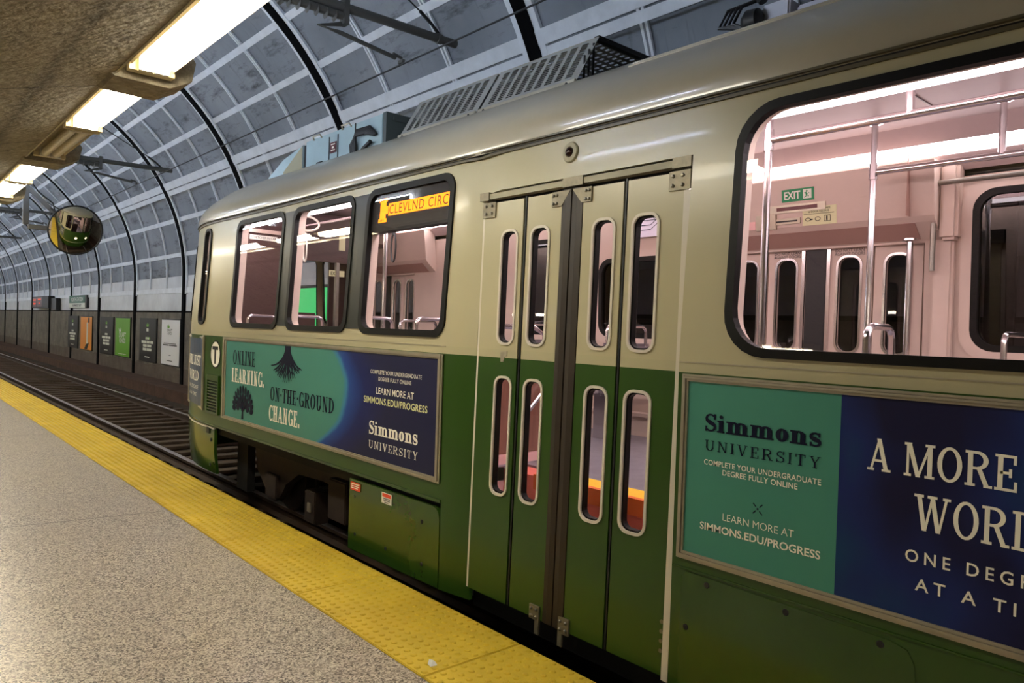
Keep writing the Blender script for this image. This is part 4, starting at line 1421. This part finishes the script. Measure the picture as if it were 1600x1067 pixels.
# underframe and bogie
mb = MB(); mb.box(2.80, 5.2, 3.8, 8.0, .44, .53); mb.box(3.0, 5.0, 8.0, 9.2, .44, .53); mb.box(3.13, 5.2, 1.9, 3.8, .3, .4); mb.box(2.80, 5.2, -4, 1.9, .44, .53); mb.build('underframe', m_under, tram)
mb = MB(); mb.box(2.95, 5.05, -4, 4.75, -.02, .44); mb.build('equipment_box', m_under, tram)
bg = MB()
for x in (3.02,):
    prf = [(7.35, .36), (7.25, .42), (4.95, .42), (4.85, .36), (4.9, .02), (5.05, -.06), (5.12, .1), (5.3, .24), (5.9, .26), (6.35, .24), (6.62, .1), (6.72, -.02), (6.85, -.1), (7.0, -.1), (7.1, .0), (7.3, .15)]
    bg.prism(prf, lambda u, v, d: (d, u, v), x, x + .09)
bog = bg.build('bogie_frame', m_bogie, tram)
for y in (6.9, 5.0):
    for x in (3.20, 4.70):
        mb = MB()
        mb.lathe([(.12, -.02), (.30, -.02), (.33, .0), (.33, .09), (.355, .095), (.355, .125), (.10, .125)], (x, y, ZR + .33), (1, 0, 0), 36)
        mb.build('wheel', m_bogie, bog, True)
    mb = MB(); mb.cyl((3.2, y, ZR + .33), (4.8, y, ZR + .33), .06); mb.build('axle', m_under, bog)
for q in ((2.96, 3.1, 5.9, 6.1, -.12, .16), (2.95, 3.05, 5.35, 5.65, .0, .34), (2.98, 3.1, 6.75, 7.0, -.06, .16)):
    mb = MB(); mb.bbox(*q, .01); mb.build('axle_box', m_bogie, bog)
mb = MB(); mb.bbox(2.945, 2.96, 5.96, 6.02, -.02, .06, .003); mb.build('tag_plate', m_alu, bog)
mb = MB()
mb.tube([(3.1, 7.7, .40), (3.3, 7.5, .2), (3.5, 7.35, -.05)], .05, 8); mb.box(2.98, 3.06, 7.45, 7.72, -.12, .48)
mb.build('sand_pipe', m_under, bog)

# roof equipment
def louvre(y0, y1, label=None):
    mb = MB()
    bx_, bz_, tx_, tz_ = 3.245, 3.165, 3.43, 3.475
    fnl = lambda u, q, d: (bx_ + (tx_ - bx_) * q - d * .86, u, bz_ + (tz_ - bz_) * q + d * .52)
    holes_ = []
    nr, nc = 15, max(6, int((y1 - y0) / .105))
    for r in range(nc):
        for c in range(nr):
            u = y0 + .05 + (y1 - y0 - .1) * (r + .5) / nc
            q = .10 + .82 * (c + .5) / nr
            holes_.append([(u - .034, q - .014), (u + .034, q - .014), (u + .034, q + .016), (u - .034, q + .016)])
    V, F = [], []
    # slotted sheet: build it as a grid of bars so each slot is open
    us = [y0]; 
    for r in range(nc):
        u = y0 + .05 + (y1 - y0 - .1) * (r + .5) / nc; us += [u - .030, u + .030]
    us.append(y1)
    qs = [0.0]
    for c in range(nr):
        q = .10 + .82 * (c + .5) / nr; qs += [q - .009, q + .013]
    qs.append(1.0)
    vs = []; fs = []
    NQ = len(qs)
    for u in us:
        for q in qs: vs.append(fnl(u, q, 0))
    for i in range(len(us) - 1):
        for j in range(NQ - 1):
            if i % 2 == 1 and j % 2 == 1: continue
            a = i * NQ + j
            fs.append((a, a + NQ, a + NQ + 1, a + 1))
    mb.add(vs, fs)
    o = mb.build('roof_louvre', m_mesh, tram, fix=False)
    # raised lips over the slots, foot strip, top lip
    mb = MB()
    for r in range(nc):
        u = y0 + .05 + (y1 - y0 - .1) * (r + .5) / nc
        for c in range(nr):
            q = .10 + .82 * (c + .5) / nr + .014
            a = [fnl(u - .032, q, 0), fnl(u + .032, q, 0), fnl(u + .026, q - .016, .008), fnl(u - .026, q - .016, .008)]
            mb.add(a, [(0, 1, 2, 3)])
    mb.build('slot_lip', m_mesh, o, fix=False)
    mb = MB(); mb.bbox(3.225, 3.25, y0, y1, 3.115, 3.168, .004); mb.box(tx_, tx_ + .09, y0, y1, tz_ - .004, tz_ + .004)
    mb.build('foot_strip', m_alu, o)
    mb = MB()
    for u in (y0 + .07, y1 - .07): mb.lathe([(.012, 0), (.012, .004), (.004, .006)], (3.225, u, 3.145), (-1, 0, 0), 10)
    mb.build('strip_bolt', m_black, o)
louvre(4.165, 5.17)
louvre(3.185, 4.135)
mb = MB(); mb.box(3.5, 4.5, 3.25, 5.1, 3.1, 3.24); mb.box(3.46, 3.5, 3.55, 5.15, 3.1, 3.40); mb.build('cooling_unit_and_dark_backing', m_black, tram)  # the upright sheet is added dark backing, so the louvre slots look shaded
mb = MB()
mb.box(3.43, 4.57, 3.185, 3.225, 3.455, 3.485)
for x in (3.32, 3.36, 3.40): mb.tube([(x, 3.2, 3.15), (x, 3.2, 3.25 + (x - 3.25) * 1.2)], .008, 6)
mb.build('cover_frame', m_black, tram)
# perforated top of the cover, seen from below through its open end
mb = MB()
NU, NQ = 56, 40
for i in range(NU):
    for j in range(NQ):
        if i % 2 and j % 2: continue
        y0, y1 = 3.22 + 1.92 * i / NU, 3.22 + 1.92 * (i + 1) / NU
        x0_, x1_ = 3.52 + .98 * j / NQ, 3.52 + .98 * (j + 1) / NQ
        mb.add([(x, yy, 3.462) for yy in (y0, y1) for x in (x0_, x1_)], [(0, 1, 3, 2)])
mb.build('perforated_cover', m_mesh, tram, fix=False)
mb = MB(); mb.bbox(3.27, 3.75, 5.48, 6.92, 3.10, 3.42, .008); eb = mb.build('equipment_case', m_bluegrey, tram)
mb = MB(); mb.box(3.275, 3.76, 5.43, 5.482, 3.08, 3.425); mb.bbox(3.34, 3.5, 5.415, 5.432, 3.36, 3.40, .004); mb.build('case_end', m_boxgrey, eb)
mb = MB(); mb.box(3.264, 3.27, 5.93, 5.945, 3.16, 3.42); mb.box(3.264, 3.27, 6.42, 6.43, 3.12, 3.38); mb.box(3.264, 3.27, 6.25, 6.26, 3.12, 3.38); mb.build('panel_gap', m_black, eb)
mb = MB(); mb.box(3.262, 3.268, 6.28, 6.40, 3.22, 3.32); mb.build('red_label', m_darkred, eb)
print_on('label_mark', [quad(6.38, 3.24, 6.30, 3.25), quad(6.36, 3.26, 6.32, 3.28), quad(6.38, 3.295, 6.30, 3.305)], lambda u, v, d: (3.262 - d, u, v), .001, m_adwhite, eb)
mb = MB()
for u in (6.65, 6.08): mb.tube([(3.262, u + .08, 3.40), (3.245, u + .07, 3.43), (3.245, u - .07, 3.43), (3.262, u - .08, 3.40)], .008, 6)
mb.build('case_handle', m_alu, eb)
mb = MB()
for k in range(5):
    o_ = .02 * k
    mb.tube([(3.24, 5.95 - o_, 3.12), (3.235, 5.96 - o_, 3.22 + .01 * k), (3.23, 5.86, 3.285 + .012 * k), (3.24, 5.72 - o_, 3.29 + .01 * k), (3.25, 5.58 - o_ * .5, 3.25)], .012, 6)
mb.tube([(3.24, 5.80, 3.12), (3.23, 5.70, 3.16), (3.24, 5.62, 3.2)], .02, 6)
mb.build('cable_bundle', m_wire, eb)
mb = MB(); mb.box(3.235, 3.27, 6.45, 6.74, 3.10, 3.145); mb.box(3.235, 3.27, 6.52, 6.62, 3.14, 3.165); mb.build('case_latch', m_black, eb)
# wedge-shaped fairing ahead of the case
mb = MB()
mb.prism([(7.95, 3.10), (7.95, 3.21), (7.5, 3.33), (7.02, 3.41), (7.02, 3.10)], lambda u, v, d: (d + max(0, (u - 7.45)) * .08, u, v), 3.29, 3.9)
mb.build('roof_fairing', m_bluegrey, tram)
mb = MB(); mb.add([(3.283, 7.50, 3.10), (3.283, 7.03, 3.10), (3.283, 7.03, 3.40), (3.286, 7.47, 3.20), (3.30, 7.5, 3.2), (3.30, 7.03, 3.40)], [(0, 1, 2, 3), (3, 2, 5, 4)]); mb.build('fairing_side', m_cream, tram, fix=False)
mb = MB(); mb.box(3.30, 3.5, 6.95, 7.02, 3.10, 3.40); mb.build('fairing_gap', m_black, tram)
# pantograph base with insulator and cables near the right end of the view
mb = MB()
mb.bbox(3.62, 3.9, 2.02, 2.18, 3.2, 3.42, .01); mb.bbox(3.66, 4.4, 1.5, 2.0, 3.22, 3.38, .01)
pb = mb.build('pantograph_base', M('pale_lilac_case', (214, 216, 228), .4), tram)
mb = MB(); mb.lathe([(.03, -.06), (.06, -.04), (.065, .02), (.04, .05), (.02, .06)], (3.6, 2.22, 3.34), (0, 1, 0), 16); mb.lathe([(.025, 0), (.03, .02), (.01, .04)], (3.6, 2.16, 3.43), (0, .5, 1), 12); mb.build('insulator', m_black, pb, True)
mb = MB()
for k in range(4): mb.tube([(3.62, 2.24 + .02 * k, 3.30 + .01 * k), (3.60, 2.34 + .03 * k, 3.36), (3.62, 2.30 + .03 * k, 3.45), (3.7, 2.18, 3.50)], .010, 6)
mb.build('cable_loop', m_wire, pb)
mb = MB()
for k in range(6):
    mb.tube([(3.7 + .1 * k, 2.05 - .0 * k, 3.52), (4.0 + .1 * k, 1.5, 3.58)], .03, 8)
mb.build('pantograph_tube', m_black, pb)

# ------------------------------------------------------------------ saloon interior
mb = MB(); mb.box(3.30, 5.1, -4, 8.3, .66, .75); mb.box(3.3, 4.7, 8.3, 9.3, .66, .75); mb.box(2.86, 3.30, -4, 2.0, .66, .75); mb.box(2.86, 3.30, 3.6, 8.3, .66, .75); fl_ = mb.build('saloon_floor', m_cfloor, tram)
mb = MB(); mb.box(3.14, 3.30, 2.0, 3.3, .738, .752); mb.build('step_nosing', m_yel, fl_)
mb = MB(); mb.box(3.10, 3.14, 2.0, 3.3, .66, .752); mb.build('step_nosing', m_orange, fl_)
mb = MB(); mb.box(3.12, 3.3, 2.0, 3.6, .40, .735); mb.box(2.86, 3.12, 2.0, 3.6, .36, .42); mb.build('step_riser', m_red, fl_)
mb = MB(); mb.box(2.86, 3.12, 1.98, 2.0, .4, .745); mb.box(2.86, 3.12, 3.6, 3.62, .4, .745); mb.box(2.90, 3.56, 3.645, 3.70, .745, .812); mb.build('step_well_side', m_pinkst, fl_)
mb = MB(); mb.box(5.04, 5.10, -4, 8.2, .75, .92); mb.box(5.0, 5.1, -4, 8.2, .92, .95); mb.build('wall_heater', m_pink, tram)
# ceiling with coved corners carrying the light strips
mb = MB()
pr = [(2.90, 2.70), (3.10, 2.76), (3.22, 2.945), (3.5, 2.965), (4.5, 2.965), (4.78, 2.945), (4.95, 2.80), (5.06, 2.70), (5.06, 2.74), (4.88, 2.99), (3.12, 2.99), (2.94, 2.74)]
n = len(pr)
vs = [(a, y, b) for y in (-4, 8.3) for a, b in pr]
mb.add(vs, [(i, (i + 1) % n, n + (i + 1) % n, n + i) for i in range(n)])
sc_ = mb.build('saloon_ceiling', m_ceilp, tram)
mb = MB()
mb.prism([(2.96, 2.65), (3.13, 2.636), (3.13, 2.70), (2.96, 2.70)], lambda u, v, d: (u, d, v), -4, 8.28)
mb.build('light_strip', m_strip, tram)
mb = MB()
mb.prism([(4.96, 2.785), (4.865, 2.875), (4.88, 2.895), (4.975, 2.80)], lambda u, v, d: (u, d, v), -4, 7.9)
mb.build('light_strip', m_strip, tram)
mb = MB()
for y in (0.1, 1.62, 3.3, 4.9, 6.5): mb.box(3.3, 4.7, y - .003, y + .003, 2.958, 2.968)
mb.build('ceiling_joint', m_cab, sc_)
# far doors seen from inside
FD2 = 8.30
for a, b in ((FD + .39, FD + .70), (FD + .085, FD + .38), (FD - .385, FD - .07), (FD - .70, FD - .395), (FD2 + .31, FD2 + .58), (FD2 + .085, FD2 + .30), (FD2 - .36, FD2 - .07), (FD2 - .65, FD2 - .37)):
    c = (a + b) / 2
    wa, wb = c - .075, c + .075
    fnd = lambda u, z, d: (5.12 - d - max(0, u - 8.0) ** 2 * .17, u, z)
    hs = [rrect(wa, wb, 1.555, 2.205, .06, 5), rrect(wa, wb, .75, 1.36, .06, 5)]
    lf = sheet('far_door_leaf', [(a, .6), (b, .6), (b, 2.29), (a, 2.29)], hs, fnd, m_pink, tram, 0, -.03, .3)
    for z0, z1 in ((1.555, 2.205), (.75, 1.36)):
        mb = MB(); mb.ring(rrect(wa - .016, wb + .016, z0 - .016, z1 + .016, .075, 5), rrect(wa, wb, z0, z1, .06, 5), fnd, -.004, .012); mb.build('window_trim', m_chrome, lf)
        mb = MB(); mb.add([fnd(u, z, -.02) for u, z in rrect(wa, wb, z0, z1, .06, 5)], [tuple(range(24))]); mb.build('window_pane', m_glassdark, lf, fix=False)
mb = MB(); mb.box(5.105, 5.14, FD2 - .065, FD2 + .08, .6, 2.29); mb.box(5.105, 5.14, FD - .065, FD + .08, .6, 2.29); mb.build('far_door_seal', m_black, tram)
for u in (FD - .085, FD + .10):
    mb = MB(); mb.box(5.10, 5.12, u - .012, u + .012, .6, 2.29); mb.build('far_door_edge', m_chrome, tram)
fn5 = lambda u, v, d: (5.119 - d, u, v)
for c in (FD + .235, FD - .225):
    print_on('door_notice', [sans('DO NOT LEAN', c + .1, c - .1, 2.245, 2.265), sans('AGAINST DOORS', c + .105, c - .105, 2.22, 2.24)], fn5, .002, m_ink, tram)
# header box above the far doors
def header(y0, y1):
    mb = MB()
    mb.prism([(5.09, 2.27), (4.955, 2.385), (4.93, 2.42), (4.89, 2.755), (5.04, 2.76)], lambda u, v, d: (u, d, v), y0, y1)
    o = mb.build('door_header_box', m_pink, tram)
    mb = MB(); mb.prism([(5.06, 2.296), (4.957, 2.383), (4.955, 2.381), (5.06, 2.29)], lambda u, v, d: (u, d, v), y0 + .12, y1 - .12)
    mb.build('header_soffit', m_pinkdark, o)
    return o
hb = header(1.74, 3.50)
header(7.2, 8.9)
mb = MB(); mb.bbox(4.985, 5.095, 1.63, 1.735, 2.27, 2.74, .02); mb.bbox(5.03, 5.095, 1.66, 1.78, .8, 2.28, .015); mb.build('door_pocket_cover', m_pink, hb)
HB = lambda u, v, d: (4.93 - (v - 2.42) * .119 - d, u, v)
mb = MB(); mb.box(4.87, 4.93, 1.88, 1.884, 2.42, 2.8); mb.build('header_joint', m_pinkdark, hb)
mb = MB(); mb.prism([(2.735, 2.595), (2.50, 2.595), (2.50, 2.68), (2.735, 2.68)], HB, .0, .006); o = mb.build('exit_sign', m_exit, hb)
print_on('exit_text', [sans('EXIT', 2.715, 2.595, 2.612, 2.663, bold=.02)], HB, .009, m_exitw, o)
print_on('exit_pictogram', [quad(2.575, 2.606, 2.515, 2.669)], HB, .008, m_exitw, o)
print_on('running_figure', [oval(2.548, 2.655, .007, .007, .007, .007, 0, 360, 10), ribbon([(2.553, 2.645), (2.548, 2.628)], .012), ribbon([(2.55, 2.63), (2.535, 2.622), (2.54, 2.611)], .006), ribbon([(2.549, 2.63), (2.555, 2.62), (2.567, 2.614)], .006), ribbon([(2.567, 2.643), (2.555, 2.647), (2.54, 2.638), (2.53, 2.645)], .005)], HB, .010, m_exit, o)
mb = MB(); mb.prism([(2.83, 2.52), (2.42, 2.52), (2.42, 2.575), (2.83, 2.575)], HB, 0, .008); o = mb.build('indicator_strip', m_alu, hb)
mb = MB(); mb.prism([(2.775, 2.535), (2.475, 2.535), (2.475, 2.56), (2.775, 2.56)], HB, .008, .010); mb.build('indicator_lens', m_darkred, o)
mb = MB(); mb.prism([(2.935, 2.41), (2.78, 2.41), (2.78, 2.515), (2.935, 2.515)], HB, 0, .02); mb.prism([(2.80, 2.44), (2.60, 2.44), (2.60, 2.48), (2.80, 2.48)], HB, 0, .012); o = mb.build('release_handle_box', m_alu, hb)
mb = MB(); mb.prism([(2.80, 2.455), (2.62, 2.455), (2.62, 2.465), (2.80, 2.465)], HB, .012, .016); mb.build('handle_slot', m_black, o)
mb = MB(); mb.prism([(2.585, 2.42), (2.345, 2.42), (2.345, 2.545), (2.585, 2.545)], HB, 0, .003); o = mb.build('instruction_sticker', m_pale, hb)
print_on('sticker_text', [sans('EMERGENCY BRAKE', 2.55, 2.385, 2.523, 2.536), sans('& DOOR RELEASE', 2.54, 2.395, 2.505, 2.518), quad(2.575, 2.494, 2.36, 2.497)], HB, .005, m_ink, o)
print_on('sticker_drawing', [oval(2.545, 2.46, .02, .012, .004, .004), quad(2.53, 2.455, 2.51, 2.463), oval(2.475, 2.46, .02, .015, .004, .004), quad(2.43, 2.44, 2.385, 2.443), quad(2.43, 2.477, 2.385, 2.48), quad(2.43, 2.44, 2.427, 2.48), quad(2.388, 2.44, 2.385, 2.48), quad(2.415, 2.445, 2.405, 2.475)], HB, .005, m_ink, o)
mb = MB(); mb.prism([(3.04, 2.42), (2.95, 2.42), (2.95, 2.48), (3.04, 2.48)], HB, 0, .003); mb.build('notice_sticker', m_pinkst, hb)
mb = MB(); mb.prism([(2.19, 2.575), (2.10, 2.575), (2.10, 2.65), (2.19, 2.65)], HB, 0, .004); mb.build('speaker_plate', m_pink, hb)
mb = MB(); mb.prism([(4.42, 2.46), (3.66, 2.46), (3.66, 2.66), (4.42, 2.66)], lambda u, v, d: (5.03 - d, u, v), 0, .003); mp_ = mb.build('route_map', m_mapw, tram)
print_on('route_lines', [ribbon([(4.38, 2.6), (3.95, 2.6), (3.85, 2.6), (3.7, 2.6)], .006), ribbon([(4.3, 2.56), (4.0, 2.56), (3.94, 2.6)], .006), ribbon([(4.25, 2.52), (4.0, 2.52), (3.88, 2.6)], .006), ribbon([(3.95, 2.6), (4.0, 2.64), (4.12, 2.64)], .005)] + [ribbon([(3.94 - .035 * k, 2.604), (3.92 - .035 * k, 2.635)], .003) for k in range(6)], lambda u, v, d: (5.027 - d, u, v), .002, m_ink, mp_)
# poles and rails
def stanchion(x, y, z0, z1, r=.019):
    mb = MB(); mb.cyl((x, y, z0), (x, y, z1), r, 12); mb.lathe([(.045, 0), (.045, -.012), (.02, -.02)], (x, y, z1), (0, 0, 1), 16)
    o = mb.build('stanchion', m_chrome, tram, True, .5)
    return o
o = stanchion(3.40, 1.98, .75, 2.955)
mb = MB(); mb.cyl((3.4, 1.98, 2.565), (3.4, 1.98, 2.67), .026, 12); mb.build('clamp', m_chrome, o, True, .5)
stanchion(3.40, 1.315, 2.62, 2.955)
stanchion(3.40, .30, 2.62, 2.955)
mb = MB(); mb.tube([(3.4, 1.98, 2.62), (3.4, -3.5, 2.62)], .019, 12); mb.build('grab_rail', m_chrome, tram, True)
o = stanchion(4.60, 1.975, .75, 2.955)
mb = MB(); mb.cyl((4.6, 1.975, 2.61), (4.6, 1.975, 2.71), .026, 12); mb.build('clamp', m_chrome, o, True, .5)
stanchion(4.60, 1.30, 2.655, 2.955)
mb = MB(); mb.tube([(4.6, 1.975, 2.655), (4.6, -3.5, 2.655)], .019, 12); mb.build('grab_rail', m_chrome, tram, True)
mb = MB(); mb.tube([(4.98, 1.86, 2.62), (4.98, -1.2, 2.62)], .016, 10); mb.tube([(4.98, 1.76, 2.62), (4.98, 1.76, 2.08)], .016, 10); mb.build('grab_bar', m_steel, tram, True)
stanchion(5.0, 1.90, .95, 2.29)
mb = MB(); mb.tube([(3.4, 3.75, 2.62), (3.4, 7.7, 2.62)], .017, 10); mb.build('grab_rail', m_chrome, tram, True)
stanchion(3.42, 5.62, .75, 2.955)
def strap(x, y, z):
    mb = MB()
    pts = [(x, y + .035 * math.sin(a), z - .16 - .12 * math.cos(a)) for a in [2 * PI * k / 16 for k in range(16)]]
    mb.tube(pts, .008, 6, True); mb.cyl((x, y, z), (x, y, z - .06), .015)
    mb.tube([(x + .14 * math.sin(a), y, z + .02 + .07 * (1 - math.cos(a))) for a in [-.2 + 3.4 * k / 10 for k in range(11)]], .011, 8)
    return mb
strap(3.2, 6.73, 2.50).build('hanging_strap', m_white, tram, True)
strap(3.3, 5.30, 2.44).build('hanging_strap', m_black, tram, True)
# seats with chrome grab handles on their backs
def seat(x0, x1, y, face, floor=.75):
    mb = MB()
    mb.bbox(x0, x1, min(y, y + face * .42), max(y, y + face * .42), floor + .38, floor + .45, .02)
    mb.bbox(x0, x1, y - .03, y + .03, floor + .40, floor + .80, .025)
    mb.box((x0 + x1) / 2 - .04, (x0 + x1) / 2 + .04, min(y, y + face * .3), max(y, y + face * .3), floor, floor + .39)
    o = mb.build('seat', m_seat, tram)
    mb = MB()
    a = (x0 + .07, y, floor + .74)
    pts = [(x0 + .06, y, floor + .74), (x0 + .06, y, floor + .89)] + [(x0 + .06 + .05 * (1 - math.cos(q)), y, floor + .89 + .05 * math.sin(q)) for q in (.5, 1.0, 1.57)] + [(x1 - .06 - .05 * (1 - math.cos(q)), y, floor + .89 + .05 * math.sin(q)) for q in (1.57, 1.0, .5)] + [(x1 - .06, y, floor + .89), (x1 - .06, y, floor + .74)]
    mb.tube(pts, .015, 10)
    mb.build('seat_handle', m_chrome, o, True)
    return o
for y in (4.42, 5.22, 6.45, 7.5): seat(2.90, 3.32, y, 1)
for y in (1.28, .5, -.3): seat(2.92, 3.28, y, -1)
for y in (3.9, 4.9, 5.9, 6.9): seat(4.35, 4.95, y, 1)
for y in (1.2, .3): seat(4.35, 4.95, y, -1)
# wood-grain windscreen behind the doors
mb = MB(); mb.bbox(2.90, 3.56, 3.66, 3.69, .81, 1.44, .008); o = mb.build('draught_screen', m_wood, tram)
mb = MB(); mb.tube([(3.5, 3.66, .8), (3.5, 3.66, 1.6), (3.4, 3.66, 1.65), (2.95, 3.66, 1.65)], .017, 10); mb.build('screen_rail', m_chrome, o, True)
mb = MB(); mb.tube([(3.30, 3.62, 1.06), (3.52, 3.62, 1.27)], .014, 8); mb.lathe([(.05, 0), (.05, .01), (.02, .03)], (3.0, 3.655, 1.08), (0, -1, 0), 16); mb.build('screen_handle', m_chrome, o, True)
# driver's cab partition
mb = MB(); mb.box(2.90, 3.60, 7.98, 8.02, .75, 2.9); mb.box(4.62, 4.95, 8.98, 9.02, .75, 2.9); mb.box(3.60, 4.35, 7.98, 8.02, 2.35, 2.9)
cp = mb.build('cab_partition', m_cab, tram)
mb = MB(); mb.box(4.18, 4.22, 7.95, 8.0, .75, 2.35); mb.build('partition_post', m_steel, cp)
CP = lambda u, v, d: (u, 7.98 - d, v)
mb = MB(); mb.prism([(3.15, 2.525), (3.46, 2.525), (3.46, 2.575), (3.15, 2.575)], CP, 0, .003); o = mb.build('cab_notice', m_exitw, cp)
print_on('notice_text', [sans('STRETCHER IN CAR', 3.165, 3.445, 2.537, 2.562)], CP, .005, m_ink, o)
mb = MB(); mb.prism([(3.12, 2.60), (3.60, 2.60), (3.60, 2.64), (3.12, 2.64)], CP, 0, .02); mb.build('partition_trim', m_pink, cp)
mb = MB(); mb.prism([(4.10, 2.19), (4.30, 2.19), (4.30, 2.26), (4.10, 2.26)], CP, .0, .004); o = mb.build('exit_notice', m_pale, cp)
print_on('notice_text', [sans('EXIT', 4.12, 4.22, 2.205, 2.245, bold=.01)], CP, .006, m_ink, o)
mb = MB(); mb.prism([(4.22, 2.7), (4.3, 2.7), (4.3, 2.5), (4.22, 2.5)], CP, 0, .004); mb.build('small_notice', m_pale, cp)
mb = MB(); mb.box(3.4, 4.0, 8.1, 8.7, .75, 1.75); mb.build('driver_console', m_cab, cp)
mb = MB(); mb.box(3.1, 4.9, 8.05, 9.2, 2.60, 2.64); mb.build('cab_ceiling', m_cab, cp)
